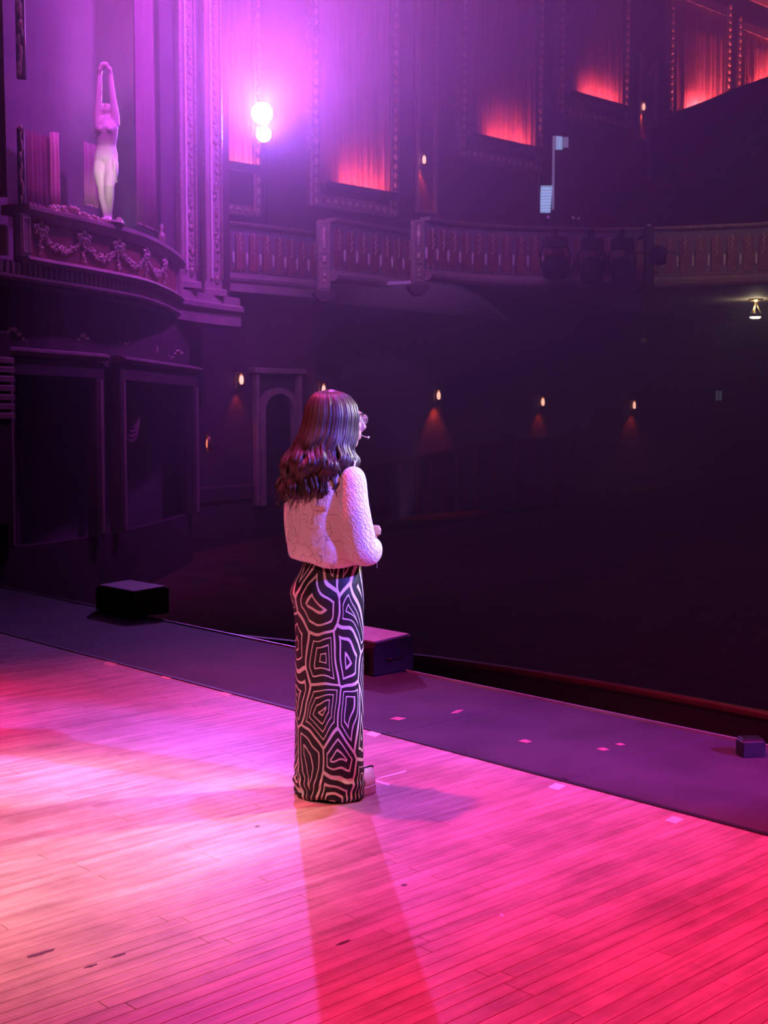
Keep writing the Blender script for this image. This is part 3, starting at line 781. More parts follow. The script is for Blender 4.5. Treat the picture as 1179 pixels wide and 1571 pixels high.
full = [plan(-80, 15.0), plan(-20, 15.45)] + [Vector(p) for p in bx]
lf = [Vector((p.x - bx[0].x, p.y - bx[0].y)) for p in full]; nf = poly_normals(full)
MB().sweep(lf, [(-0.3, zz(3.40)), (0.0, zz(3.40)), (0.0, zz(3.57)), (-0.3, zz(3.57))], nf).build('fluted_band', M['plaster_dark'], e)
MB().sweep(lf, [(-0.3, zz(3.33)), (0.03, zz(3.33)), (0.07, zz(3.36)), (0.07, zz(3.39)), (0.02, zz(3.405)), (-0.3, zz(3.405))], nf).build('lower_lip', M['plaster'], e)
fl_m = None
for i, p in enumerate(resample(lf, step=0.105)):
    k = min(range(len(lf)), key=lambda j: (lf[j] - p).length); q = nf[k]
    if fl_m is None:
        o = MB().bbox((0, 0.012, 0), (0.055, 0.03, 0.14), 0.006).build('flute', M['plaster'], e); fl_m = o.data
    else:
        o = bpy.data.objects.new('flute', fl_m); COL.objects.link(o); o.parent = e
    o.location = (p.x, p.y, zz(3.485)); o.rotation_euler = (0, 0, math.atan2(q.y, q.x) - PI / 2)
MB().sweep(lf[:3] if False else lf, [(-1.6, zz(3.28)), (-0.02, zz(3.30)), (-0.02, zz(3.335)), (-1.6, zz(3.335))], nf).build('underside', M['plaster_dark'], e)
# end posts with sunk panels
for i in (0, len(lb) - 2):
    q = nb[i]; rz = math.atan2(q.y, q.x) - PI / 2
    o = MB().bbox((0, 0.03, 0), (0.20, 0.10, 0.52), 0.012).build('end_post', M['plaster'], e); o.location = (lb[i].x, lb[i].y, zz(3.90)); o.rotation_euler = (0, 0, rz)
    fr = MB()
    for s in (-1, 1): fr.box((s * 0.065, 0.085, 0), (0.02, 0.02, 0.44))
    for s in (-1, 1): fr.box((0, 0.085, s * 0.21), (0.13, 0.02, 0.02))
    o2_ = fr.build('post_border', M['gilt'], o)
# garlands
rs = resample(lb, n=200)
def near_n(p): return nb[min(range(len(lb)), key=lambda j: (lb[j] - p).length)]
def arc_index(px):                                  # position along the front that appears at this place of the frame
    best = min(range(len(rs)), key=lambda i: abs(((rs[i] + bx[0]).dot(RGT.to_2d())) / ((rs[i] + bx[0]).dot(FWD.to_2d())) - (px - CX) / F_PX))
    return best
bows = [arc_index(p) for p in (66, 132, 184, 225, 253)]
gr = random.Random(5)
for bi in bows:
    p = rs[bi]; q = near_n(p); T = Vector((-q.y, q.x))
    m = MB()
    for s in (-1, 1):                               # ribbon loops and tails
        for a in (0.25, 0.75, 1.3):
            L_ = 0.16 if a < 1 else 0.13
            ctr = Vector((p.x, p.y, zz(4.04))) + Vector((T.x, T.y, 0)) * s * math.cos(a) * L_ * .55 + Vector((0, 0, 1)) * (-math.sin(a) * L_ * .55 + 0.03) + Vector((q.x, q.y, 0)) * 0.04
            m.ball(ctr, (0.045, 0.03, 0.035), 6, 4)
            ctr2 = ctr + Vector((T.x, T.y, 0)) * s * 0.05 * math.cos(a) - Vector((0, 0, 0.05 * math.sin(a)))
            m.ball(ctr2, (0.03, 0.025, 0.04), 6, 4)
    m.ball(Vector((p.x, p.y, zz(4.09))) + Vector((q.x, q.y, 0)) * .04, 0.035, 6, 4)
    tag(m.build('bow', M['gilt'], e, True), kind='stuff')
    m = MB()
    for k in range(9):
        z = 4.0 - 0.037 * k
        m.ball(Vector((p.x + T.x * gr.uniform(-.02, .02), p.y + T.y * gr.uniform(-.02, .02), zz(z))) + Vector((q.x, q.y, 0)) * .03, gr.uniform(0.018, 0.034), 6, 4)
    tag(m.build('pendant', M['gilt'], e, True), kind='stuff')
for a, b in zip(bows, bows[1:]):
    m = MB()
    for k in range(34):
        t = k / 33; p = rs[int(round(a + (b - a) * t))]; q = near_n(p)
        sag = 0.20 * (4 * t * (1 - t)); fat = 0.6 + 0.7 * (4 * t * (1 - t))
        for j in range(2):
            c = Vector((p.x, p.y, zz(4.0 - sag + gr.uniform(-.035, .035) * fat))) + Vector((q.x, q.y, 0)) * 0.035
            m.ball(c, (gr.uniform(.014, .03) * fat, gr.uniform(.014, .024) * fat, gr.uniform(.014, .03) * fat), 6, 4)
    tag(m.build('swag', M['gilt'], e, True), kind='stuff')
# carved cresting on the rim left of the statue
cr = MB()
for px in range(90, 170, 4):
    p = rs[arc_index(px)]; q = near_n(p)
    for j in range(3):
        cr.ball(Vector((p.x - q.x * .05 + gr.uniform(-.04, .04), p.y - q.y * .05, zz(4.29 + gr.uniform(0.0, .075) + 0.05 * math.exp(-((px - 128) / 22) ** 2)))), (gr.uniform(.025, .05), .03, gr.uniform(.02, .04)), 6, 4)
tag(cr.build('cresting', M['gilt'], e, True), kind='stuff')
# finial urn by the right end of the rim
p = rs[arc_index(262)]; q = near_n(p)
MB().lathe([(0.06, 0), (0.06, 0.03), (0.03, 0.06), (0.07, 0.16), (0.05, 0.26), (0.02, 0.30), (0.04, 0.36), (0.01, 0.42)], (p.x - q.x * 0.1, p.y - q.y * 0.1, zz(4.29)), 12).build('finial', M['gilt_dull'], e, True)

# wall behind the box: splayed, from the stage side to the pilasters
splay = [plan(-90, 16.2), plan(0, 17.6), plan(60, 18.8), plan(150, 20.6), plan(230, 22.2), plan(276, 23.0)]
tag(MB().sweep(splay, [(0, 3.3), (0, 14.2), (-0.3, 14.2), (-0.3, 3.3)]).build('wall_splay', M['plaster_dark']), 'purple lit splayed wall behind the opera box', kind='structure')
tag(MB().prism([tuple(p) for p in full] + [tuple(p) for p in reversed(splay)], 3.30, 3.36).build('floor_box', M['carpet']), 'floor of the opera box', kind='structure')

# ------------------------------------------------------------------ statue with raised arms
def remesh(name, mb, material, voxel, smooth_it=2, parent=None):
    o = mb.build(name + '_raw', material)
    md = o.modifiers.new('r', 'REMESH'); md.mode = 'VOXEL'; md.voxel_size = voxel; md.use_smooth_shade = True
    if smooth_it:
        sm = o.modifiers.new('s', 'SMOOTH'); sm.factor = 0.5; sm.iterations = smooth_it
    dg = bpy.context.evaluated_depsgraph_get()
    me = bpy.data.meshes.new_from_object(o.evaluated_get(dg))
    me.name = name
    bpy.data.objects.remove(o)
    for p in me.polygons: p.use_smooth = True
    r = bpy.data.objects.new(name, me); COL.objects.link(r)
    if parent: r.parent = parent
    return r
st_p = rs[arc_index(174)] + bx[0]; sq = near_n(rs[arc_index(174)])
st_loc = Vector((st_p.x - sq.x * 0.05, st_p.y - sq.y * 0.05, ZR))
ds = st_loc.xy.dot(FWD.to_2d())
S_H = at(170, 92, ds).z - ZR - 0.04
face = math.atan2(-st_loc.y, -st_loc.x) + PI / 2        # local -y looks at the stage
es = empty('statue', st_loc, face - 0.25); tag(es, 'pale stone nude statue with both arms raised on the box rim', 'statue')
MB().lathe([(0.24, 0), (0.25, 0.02), (0.22, 0.05), (0.16, 0.055)], seg=20).build('base', M['gilt_dull'], es, True)
k = (S_H - 0.05) / 2.40; z0 = 0.05
def P(x, y, z): return Vector((x * k, y * k, z0 + z * k))
sb = MB()
def ell(c, rx, ry, n=16): return [Vector((c.x + rx * k * math.cos(2 * PI * i / n), c.y + ry * k * math.sin(2 * PI * i / n), c.z)) for i in range(n)]
sb.loft([ell(P(*c), rx, ry) for c, rx, ry in (((0.0, 0, .86), .12, .10), ((0.0, 0, .94), .185, .125), ((.0, 0, 1.02), .18, .12), ((.01, -.01, 1.14), .145, .10), ((.02, -.03, 1.28), .165, .115), ((.02, -.05, 1.40), .185, .12), ((.02, -.03, 1.50), .165, .10), ((.02, 0, 1.58), .10, .07))])
for s in (-1, 1):
    sb.tube([P(.02 + s * .13, -.01, 1.45), P(.02 + s * .135, -.02, 1.62), P(.02 + s * .115, -.04, 1.82), P(.02 + s * .095, -.05, 2.02), P(.02 + s * .085, -.05, 2.22)], [.075 * k, .066 * k, .052 * k, .046 * k, .032 * k], 10)
    sb.tube([P(.02 + s * .085, -.05, 2.22), P(.02 + s * .07, -.08, 2.29), P(.02 + s * .03, -.10, 2.33)], [.034 * k, .046 * k, .03 * k], 8)
    for j in range(4):
        sb.tube([P(.02 + s * (.08 - .02 * j), -.08, 2.29), P(.02 + s * (.06 - .025 * j), -.13, 2.35), P(.02 + s * (.03 - .02 * j), -.11, 2.39)], [.014 * k, .014 * k, .011 * k], 6)
sb.tube([P(.02, 0, 1.54), P(.01, .03, 1.64)], [.06 * k, .055 * k], 10)
sb.ball(P(.01, .05, 1.70), (.085 * k, .11 * k, .105 * k), 14, 10)      # head thrown back between the arms
sb.ball(P(.01, -.05, 1.77), (.016 * k, .02 * k, .025 * k), 8, 6)
sb.ball(P(.01, .13, 1.70), (.09 * k, .08 * k, .09 * k), 10, 8)
for s in (-1, 1): sb.ball(P(.02 + s * .07, -.125, 1.37), .058 * k, 10, 8)
# standing leg and bent leg
sb.tube([P(-.08, 0, .90), P(-.085, -.01, .72), P(-.06, -.01, .50), P(-.05, .01, .36), P(-.03, .02, .12), P(-.025, .01, .04)], [.115 * k, .115 * k, .078 * k, .08 * k, .042 * k, .044 * k], 12)
sb.tube([P(.08, 0, .90), P(.09, -.05, .72), P(.07, -.10, .52), P(.05, -.04, .36), P(.03, .05, .14), P(.03, .06, .05)], [.11 * k, .105 * k, .076 * k, .074 * k, .04 * k, .04 * k], 12)
for s, y in ((-.025, -.04), (.035, 0.0)):
    sb.tube([P(s, y + .08, .03), P(s, y, .035), P(s * 1.6, y - .10, .02)], [.034 * k, .036 * k, .022 * k], 8, flat=.8)
# cloth over the hip
remesh('figure', sb, M['stone'], 0.016, 2, es)
cl = MB()
cl.tube([P(.15, -.05, .96), P(.16, -.11, .86), P(.15, -.10, .74), P(.17, -.06, .58)], [.04 * k, .045 * k, .035 * k, .02 * k], 10)
cl.build('drapery', M['stone'], es, True)
# added unseen narrow warm spot behind the camera, brightens the statue's legs
spot('statue_fill_light', (1.0, -1.0, 4.6), st_loc + Vector((0, 0, 0.62)), (1.0, 0.88, 0.74), 11000, 3.2, 1.0, 0.05)
lm = empty('floor_spotlight', rs[arc_index(190)].to_3d() + bx[0].to_3d() + Vector((-sq.x * .02, -sq.y * .02, ZR)), face); tag(lm, 'small round spotlight on the rim at the statue foot', 'spotlight')
MB().ball((0, 0, 0.075), 0.06, 12, 9).build('head', M['black_metal'], lm, True)
MB().lathe([(0.05, 0), (0.05, 0.012), (0.012, 0.02), (0.012, 0.05)], seg=10).build('stand', M['black_metal'], lm)
MB().lathe([(0.045, -0.01), (0.045, 0.01), (0.03, 0.016)], (0.0, -0.055, 0.095), 12, 'Y').build('lens', M['candle'], lm)

# ------------------------------------------------------------------ curtains in and around the box
def cloth_strip(name, px0, px1, d0, d1, y_top, y_bot, n, amp, material, lab, seed, group='curtains of the opera box', flare=0.0):
    a, b = plan(px0, d0), plan(px1, d1)
    dm = (d0 + d1) / 2; zt, zb_ = at((px0 + px1) / 2, y_top, dm).z, at((px0 + px1) / 2, y_bot, dm).z
    e, wd = wall_frame(name, a, b, zb_); tag(e, lab, 'curtain', group)
    o = pleats(wd, zt - zb_, n, amp, 0.6, seed).build('cloth', material, e, True)
    hem = MB().box((wd / 2, 0.0, 0.02), (wd * 0.98, amp * 1.4, 0.03)).build('hem', material, e)
    return e
cloth_strip('curtain', 214, 250, 20.5, 21.6, -140, 352, 4, 0.05, M['drape'], 'tall pale drape hanging right of the statue', 3)
cloth_strip('curtain', 86, 98, 18.4, 18.5, 203, 318, 2, 0.04, M['curtain'], 'narrow curtain edge at the left back of the box', 4)
cloth_strip('curtain', 50, 84, 18.0, 18.5, 205, 318, 5, 0.03, M['velvet'], 'dull red curtain at the left back of the box', 5)
cloth_strip('curtain', 136, 156, 19.4, 19.7, 220, 318, 3, 0.03, M['drape'], 'short pale curtain behind the statue legs', 6)
# carved column strip at the left edge
def carved_strip(name, px, d, y0, y1, wpx, lab, seed):
    a, b = plan(px - wpx / 2, d), plan(px + wpx / 2, d + 0.02)
    zt, zb_ = at(px, y0, d).z, at(px, y1, d).z
    e, wd = wall_frame(name, a, b, zb_); tag(e, lab, 'column')
    H = zt - zb_
    MB().bbox((wd / 2, -0.05, H / 2), (wd, 0.14, H), 0.015).build('shaft', M['plaster_dark'], e)
    r = random.Random(seed); m = MB(); z = 0.05
    while z < H:
        m.ball((wd / 2 + r.uniform(-.2, .2) * wd, 0.03, z), (wd * r.uniform(.18, .34), 0.04, r.uniform(.05, .10)), 7, 5); z += r.uniform(.07, .14)
    tag(m.build('carving', M['gilt'], e, True), kind='stuff')
carved_strip('carved_column', 43, 15.75, -60, 118, 14, 'carved gilded column hanging above the box at the left', 2)
carved_strip('carved_column', 40, 15.9, 195, 312, 11, 'lower carved gilded bracket rising from the box rim at the left', 9)
# heavy striped drapery at the left margin
cloth_strip('curtain', -30, 18, 15.0, 15.25, -80, 300, 5, 0.05, M['drape'], 'dim drapery at the upper left margin', 8)
# mouldings at the left margin beside the box
MBX = MB().bbox((0, 0, 0), (0.18, 0.08, 0.36), 0.02)
o = MBX.build('trim_6', M['plaster']); o.location = at(1, 368, 15.3); o.rotation_euler = (0, 0, YAW); tag(o, 'small framed panel beside the box at the left margin', kind='structure')

# ------------------------------------------------------------------ the two tall pilasters
def pilaster(px0, px1, d, yb, lab, seed):
    a, b = plan(px0, d), plan(px1, d + 0.25)
    zb_ = at((px0 + px1) / 2, yb, d).z
    e, wd = wall_frame('pilaster', a, b, zb_); tag(e, lab, 'pilaster', 'tall pilasters beside the opera box')
    H = 14.1 - zb_
    MB().bbox((wd / 2, -0.10, H / 2), (wd, 0.22, H), 0.015).build('shaft', M['plaster'], e)
    for x in (0.02, wd * 0.62, wd - 0.02):
        MB().bbox((x, 0.03, H / 2 + 0.14), (0.035, 0.05, H - 0.3), 0.008).build('fillet', M['gilt_dull'] if x != wd * 0.62 else M['candle'], e)
    r = random.Random(seed); m = MB(); z = 0.25
    while z < H:
        m.ball((wd * 0.32 + r.uniform(-.03, .03), 0.015, z), (wd * r.uniform(.08, .16), 0.02, r.uniform(.04, .09)), 6, 4); z += r.uniform(.08, .16)
    tag(m.build('scroll_relief', M['gilt_dull'], e, True), kind='stuff')
    MB().ball((wd * 0.32, 0.02, 0.30), (0.035, 0.03, 0.05), 8, 6).build('rosette', M['gilt'], e, True)
    MB().bbox((wd / 2, -0.06, 0.05), (wd + 0.10, 0.32, 0.12), 0.02).build('base_block', M['plaster'], e)
pilaster(278, 304, 21.75, 440, 'tall carved pilaster right beside the opera box', 11)
pilaster(316, 343, 22.5, 452, 'tall carved pilaster in front of the first loge', 12)
ped = [plan(268, 21.3), plan(300, 22.0), plan(345, 22.85), plan(368, 23.2)]
tag(MB().sweep(ped, [(-0.5, 3.28), (0.05, 3.28), (0.05, 3.50), (0.12, 3.54), (0.12, 3.62), (0.04, 3.66), (0.02, 3.80), (-0.5, 3.80)]).build('trim_7', M['plaster']), 'stepped cornice carrying the two pilasters', kind='structure')
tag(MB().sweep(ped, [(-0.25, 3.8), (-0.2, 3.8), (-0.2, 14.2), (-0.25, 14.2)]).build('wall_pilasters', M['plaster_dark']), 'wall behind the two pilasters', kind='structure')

# ------------------------------------------------------------------ lower boxes
lw = smooth_poly([plan(-90, 15.3), plan(0, 16.2), plan(80, 17.0), plan(160, 18.2), plan(230, 19.9), plan(292, 22.3)], 30)
lwall = MB()
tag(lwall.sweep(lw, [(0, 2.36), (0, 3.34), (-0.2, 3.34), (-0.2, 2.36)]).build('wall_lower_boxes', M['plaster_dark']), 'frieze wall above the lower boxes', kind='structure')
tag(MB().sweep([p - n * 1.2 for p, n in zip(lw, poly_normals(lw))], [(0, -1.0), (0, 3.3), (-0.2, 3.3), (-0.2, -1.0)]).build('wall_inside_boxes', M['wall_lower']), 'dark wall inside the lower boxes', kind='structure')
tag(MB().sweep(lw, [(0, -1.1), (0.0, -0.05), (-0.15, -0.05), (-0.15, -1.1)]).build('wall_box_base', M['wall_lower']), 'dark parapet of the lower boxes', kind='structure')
def lw_seg(px0, px1):
    f = lambda px: min(resample(lw, n=200), key=lambda p: abs(p.dot(RGT.to_2d()) / p.dot(FWD.to_2d()) - (px - CX) / F_PX))
    return f(px0), f(px1)
def surround(px0, px1, lab):
    a, b = lw_seg(px0, px1)
    e, wd = wall_frame('box_surround', a, b, -0.05); tag(e, lab, 'box opening', 'surrounds of the lower boxes')
    H = 2.25
    for x in (0.10, wd - 0.10):
        MB().bbox((x, 0.06, H / 2), (0.20, 0.20, H), 0.02).build('jamb', M['plaster_dark'], e)
        MB().bbox((x, 0.17, H / 2), (0.05, 0.03, H * 0.96), 0.008).build('fillet', M['plaster'], e)
    MB().bbox((wd / 2, 0.06, H + 0.09), (wd, 0.20, 0.22), 0.02).build('lintel', M['plaster_dark'], e)
    MB().sweep([Vector((-0.02, 0)), Vector((wd + 0.02, 0))], [(0.0, H + 0.22), (0.18, H + 0.22), (0.24, H + 0.27), (0.24, H + 0.30), (0.10, H + 0.33), (0.0, H + 0.33)], [Vector((0, 1)), Vector((0, 1))]).build('cornice', M['plaster'], e)
    r = random.Random(int(px0 * 7 + 3)); m = MB()
    for s in (-1, 1):                              # scrolling relief either side of a shield
        for j in range(11):
            t = j / 10; m.ball((wd / 2 + s * (0.12 + t * wd * .33), 0.03, H + 0.50 + 0.10 * math.sin(t * 9) * (1 - t * .4)), (r.uniform(.03, .06), .03, r.uniform(.02, .045)), 6, 4)
    m.ball((wd / 2, 0.03, H + 0.52), (0.09, 0.05, 0.12), 8, 6); m.ball((wd / 2, 0.03, H + 0.68), (0.04, 0.04, 0.06), 8, 6)
    tag(m.build('relief', M['gilt'], e, True), kind='stuff')
    return e
surround(-5, 150, 'wide dark lower box opening at the left with relief above')
surround(172, 292, 'narrower dark lower box opening with a swagged drape')
# drapes in the lower boxes
def swag_drape(px0, px1, yt, yb, d, lab, seed):
    a, b = plan(px0, d), plan(px1, d + 0.15)
    zt, zb_ = at(px0, yt, d).z, at(px0, yb, d).z
    e, wd = wall_frame('swag_drape', a, b, zb_); tag(e, lab, 'curtain', 'drapes of the lower boxes')
    H = zt - zb_; m = MB()
    for j in range(6):                             # folds sagging from the two upper corners
        m.tube([(wd * (0.02 + 0.88 * t), 0.05 * math.sin(PI * t), H - (0.05 + 0.055 * j) * 4 * t * (1 - t) * 1.15 - 0.012 * j) for t in [k_ / 8 for k_ in range(9)]],
               [.02, .03, .036, .04, .04, .04, .036, .03, .02], 7)
    m.build('swag', M['drape'], e, True)
    t = MB()
    for j in range(4):
        x = wd * (0.80 + 0.05 * j)
        t.tube([(x, 0, H), (x + 0.03, 0.02, H * 0.6), (x + .08, 0.01, H * 0.3), (x + 0.10, 0, 0.0)], [.03, .045, .04, .03], 7)
    t.build('tail', M['drape'], e, True)
swag_drape(182, 214, 636, 800, 20.0, 'swagged drape tied back in the narrower lower box', 2)
swag_drape(20, 88, 622, 800, 18.3, 'dark swagged drape in the wide lower box', 3)
# coursed column at the left margin
a, b = lw_seg(-22, 13)
e, wd = wall_frame('banded_column', a + (-a).normalized() * .25, b + (-b).normalized() * .25, 0.3); tag(e, 'banded column at the left margin under the box', 'column')
MB().bbox((wd / 2, 0, 1.2), (wd * .9, 0.2, 2.4), 0.02).build('shaft', M['plaster_dark'], e)
zc0 = 1.35
for j in range(7):
    MB().bbox((wd / 2, 0.02, zc0 + 0.115 * j), (wd, 0.24, 0.075), 0.015).build('band', M['plaster'], e)

# ================================================================== LAMPS OF THE AUDITORIUM
def emitter(name, color, strength):
    m = mat(name, (0.9, 0.9, 0.9), 0.4, emit=color, estr=strength); return m
M['lens_pink'] = emitter('lens_pink', (1.0, 0.62, 0.85), 60)
M['lens_blue'] = emitter('lens_blue', (0.70, 0.80, 1.0), 45)
dl = 24.6
def boom_lamp(px, py, lens, rl, lab, color, power, tilt, cone):
    p = at(px, py, dl)
    to = (Vector((0, 0, 1.6)) - p).normalized()
    e = empty('profile_lamp', p); tag(e, lab, 'stage light', 'lit stage lights on the boom')
    e.rotation_euler = to.to_track_quat('-Y', 'Z').to_euler()
    MB().lathe([(0.06, 0.30), (0.11, 0.29), (0.13, 0.20), (0.12, 0.02), (rl + .02, 0.0), (rl + .02, 0.06)], (0, 0, 0), 16, 'Y').build('body', M['black_metal'], e, True)
    MB().lathe([(rl * .2, -0.028), (rl * .8, -0.018), (rl, 0.0), (rl, 0.01)], (0, -0.004, 0), 18, 'Y').build('lens', lens, e, True)
    MB().tube([(-0.16, 0.15, 0), (-0.17, 0.15, -0.10), (0, 0.15, -0.14), (0.17, 0.15, -0.10), (0.16, 0.15, 0)], 0.012, 6).build('yoke', M['black_metal'], e)
    s = spot('boom_light', p + to * 0.08, p + to * 10 + Vector((0, 0, tilt)), color, power, cone, 1.0, 0.10)
    return p
p1 = boom_lamp(402, 174, M['lens_pink'], 0.20, 'upper glaring stage light with a pink halo', (1.0, 0.12, 0.62), 5200, 5.0, 100)
p2 = boom_lamp(405, 206, M['lens_blue'], 0.14, 'lower glaring stage light with a blue halo', (0.24, 0.10, 1.0), 7000, 4.0, 90)
eb = empty('lamp_boom', (p2.x + FWD.x * .35, p2.y + FWD.y * .35, 4.46)); tag(eb, 'thin boom pole carrying the two glaring stage lights', 'stand')
MB().tube([(0, 0, 0.02), (0, 0, p1.z - 4.3)], 0.02, 8).build('pole', M['black_metal'], eb)
MB().lathe([(0.22, 0), (0.22, 0.02), (0.04, 0.05)], seg=14).build('base', M['black_metal'], eb)
for z in (p1.z, p2.z): MB().box((-FWD.x * .1, -FWD.y * .1, z - 4.46 - 0.02), (0.06, 0.06, 0.06)).build('clamp', M['black_metal'], eb)

# unlit moving lights hung on the curved balcony front
def moving_light(px, y0, y1, lab, w=0.34, mast=0.0):
    d = 23.9; p = at(px, y1, d); top = at(px, y0, d).z; H = top - p.z
    e = empty('moving_light', p, YAW); tag(e, lab, 'stage light', 'unlit stage lights on the balcony front')
    MB().lathe([(w * .32, 0.0), (w * .50, 0.05), (w * .54, H * .32), (w * .40, H * .46), (w * .2, H * .5)], (0, 0, 0), 16).build('head', M['black_metal'], e, True)
    MB().tube([(-w * .55, 0, H * .22), (-w * .62, 0, H * .5), (-w * .5, 0, H * .64), (w * .5, 0, H * .64), (w * .62, 0, H * .5), (w * .55, 0, H * .22)], 0.022, 6).build('yoke', M['black_metal'], e)
    MB().bbox((0, 0, H * .74), (w * .95, w * .7, H * .2), 0.03).build('base', M['black_plastic'], e)
    MB().box((0, 0.12, H * .92), (0.07, 0.36, H * .16)).build('clamp', M['black_metal'], e)
    return e, H
moving_light(852, 352, 428, 'double height unlit stage light on the left of the balcony row', 0.46)
moving_light(908, 352, 436, 'second unlit stage light in the balcony row', 0.42)
moving_light(955, 352, 436, 'third unlit stage light in the balcony row', 0.42)
d = 23.8
p = at(995, 452, d)
e = empty('lamp_mast', p, YAW); tag(e, 'tall dark lamp mast in front of the curved balcony', 'stage light')
Hm = at(995, 348, d).z - p.z
MB().bbox((0, 0, Hm / 2), (0.17, 0.16, Hm), 0.02).build('mast', M['black_metal'], e)
MB().lathe([(0.06, 0), (0.15, 0.04), (0.16, 0.30), (0.08, 0.36)], (0.16, -0.08, Hm * .42), 14).build('head', M['black_metal'], e, True)
MB().box((0, 0.5, Hm * .93), (0.06, 1.0, 0.06)).build('bracket', M['black_metal'], e)
MB().box((0, 0.5, Hm * .12), (0.06, 1.0, 0.06)).build('bracket', M['black_metal'], e)
MB().box((0.08, 0, Hm * .62), (0.9, 0.04, 0.03)).build('cross_bar', M['black_metal'], e)
MB().lathe([(0.03, 0), (0.035, 0.03), (0.02, 0.05)], (0, 0, Hm), 10).build('cap', M['candle'], e)
for px, py in ((838, 335), (876, 336), (884, 346)):
    pp = at(px, py, 24.6); e = empty('rail_bracket', (pp.x, pp.y, 5.30), YAW)
    tag(e, {838: 'small bracket standing on the balcony rail below the lit doorway', 876: 'slim bracket on the balcony rail beside the lit doorway', 884: 'shorter bracket on the balcony rail near the lamps'}[px], 'bracket', 'brackets on the balcony rail')
    h = max(0.12, pp.z - 5.30)
    MB().tube([(0, 0, 0), (0, 0, h * .6), (0.05, 0, h)], 0.018, 6).build('stem', M['black_metal'], e)
    MB().ball((0.05, 0, h + 0.02), 0.035, 8, 6).build('knob', M['candle'], e, True)

# doorway above the balcony rail; corridor light put into its parts as emission
db = 29.0
M['blue_glow'] = mat('blue_glow', (0.6, 0.7, 0.8), 0.6, 0, 0.1, 6, emit=(0.36, 0.50, 0.88), estr=0.85)
M['blue_glow_dim'] = mat('blue_glow_dim', (0.5, 0.5, 0.6), 0.6, 0, 0.1, 6, emit=(0.36, 0.30, 0.62), estr=0.45)
pb = at(829, 326, db); e = empty('glowing_doorway', pb, YAW); tag(e, 'narrow doorway with glowing pale blue parts above the balcony rail', 'doorway')
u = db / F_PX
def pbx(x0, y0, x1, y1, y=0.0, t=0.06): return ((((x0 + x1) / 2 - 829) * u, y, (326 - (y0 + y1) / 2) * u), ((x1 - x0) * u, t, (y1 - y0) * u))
for (x0, x1, mm) in ((849, 852.5, 'blue_glow_dim'), (852.8, 857, 'blue_glow'), (857.6, 862, 'blue_glow'), (863.5, 871, 'blue_glow_dim')):
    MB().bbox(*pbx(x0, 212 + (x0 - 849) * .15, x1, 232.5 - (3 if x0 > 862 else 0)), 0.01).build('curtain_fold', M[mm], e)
MB().bbox(*pbx(847.5, 212, 850.5, 321, 0.05), 0.008).build('door_edge', M['blue_glow_dim'], e)
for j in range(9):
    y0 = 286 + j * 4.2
    MB().bbox(*pbx(830, y0 + (847 - 830) * 0.0, 847, y0 + 3.9, 0.02 + 0.03 * j), 0.006).build('stair_tread', M['blue_glow'], e)
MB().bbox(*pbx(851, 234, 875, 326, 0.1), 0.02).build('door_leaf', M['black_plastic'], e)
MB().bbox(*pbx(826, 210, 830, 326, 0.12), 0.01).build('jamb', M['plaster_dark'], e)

# ceiling lamp under the balcony
dc = 28.0; pz = at(1160, 462, dc)
e = empty('ceiling_lamp', (pz.x, pz.y, 4.24)); tag(e, 'lit brass ceiling lamp under the balcony at the right', 'lamp')
uu = dc / F_PX
MB().lathe([(0.02, -0.07), (0.10, -0.05), (0.16, -0.015), (0.17, 0.0)], seg=16).build('ceiling_plate', M['brass'], e, True)
M['brass_lit'] = M['brass']
for a in (0.3, 0.3 + PI * 2 / 3, 0.3 + PI * 4 / 3):
    MB().tube([(0.03 * math.cos(a), 0.03 * math.sin(a), -0.06), (0.05 * math.cos(a), 0.05 * math.sin(a), -0.16), (0.10 * math.cos(a), 0.10 * math.sin(a), -0.27), (0.12 * math.cos(a), 0.12 * math.sin(a), -0.30)], 0.014, 6).build('arm', M['brass'], e)
M['lamp_glass'] = emitter('lamp_glass', (1.0, 0.93, 0.72), 3.0)
MB().lathe([(0.02, -0.43), (0.09, -0.425), (0.125, -0.40), (0.12, -0.385), (0.02, -0.38)], seg=18).build('glass_dish', M['lamp_glass'], e, True)
point('ceiling_lamp_light', (pz.x, pz.y, 4.24 - 0.20), (1.0, 0.88, 0.55), 16, 0.06)
spot('soffit_fill_light', at(620, 800, 20.5), at(640, 462, 25.5), (0.55, 0.22, 0.9), 240, 32, 1.0, 0.1)  # added unseen light from below to brighten the pale soffit
# small things far back
pc = at(987, 523, 29.0)
e = empty('dome_camera', (pc.x, pc.y, pc.z), YAW); tag(e, 'small white dome camera hanging under the balcony', 'camera')
MB().ball((0, 0, 0.0), (0.085, 0.085, 0.075), 12, 8).build('dome', M['candle'], e, True)
MB().lathe([(0.03, 0.06), (0.03, 4.24 - pc.z)], seg=8).build('stem', M['black_metal'], e)
MB().lathe([(0.05, 0), (0.035, 0.03)], (0.03, -0.06, -0.05), 10).build('lens', M['black_plastic'], e)
ps = at(1103, 607, 33.5)
M['sign_glow'] = mat('sign_glow', (0.4, 0.45, 0.55), 0.6, emit=(0.35, 0.42, 0.55), estr=0.12)
e = empty('wall_notice', ps, YAW); tag(e, 'dim bluish notice panel on the far wall at the right', 'sign')
MB().bbox((0, 0, 0), (0.20, 0.05, 0.30), 0.012).build('frame', M['black_metal'], e)
for s in (-1, 1): MB().bbox((s * 0.045, -0.03, 0), (0.07, 0.02, 0.25), 0.006).build('panel', M['sign_glow'], e)
ps = on_x(970, 272, W_SIDE + 0.1)
e = empty('wall_plate', ps, -PI / 2); tag(e, 'small pale plate of two bars on the dark side wall', 'sign')
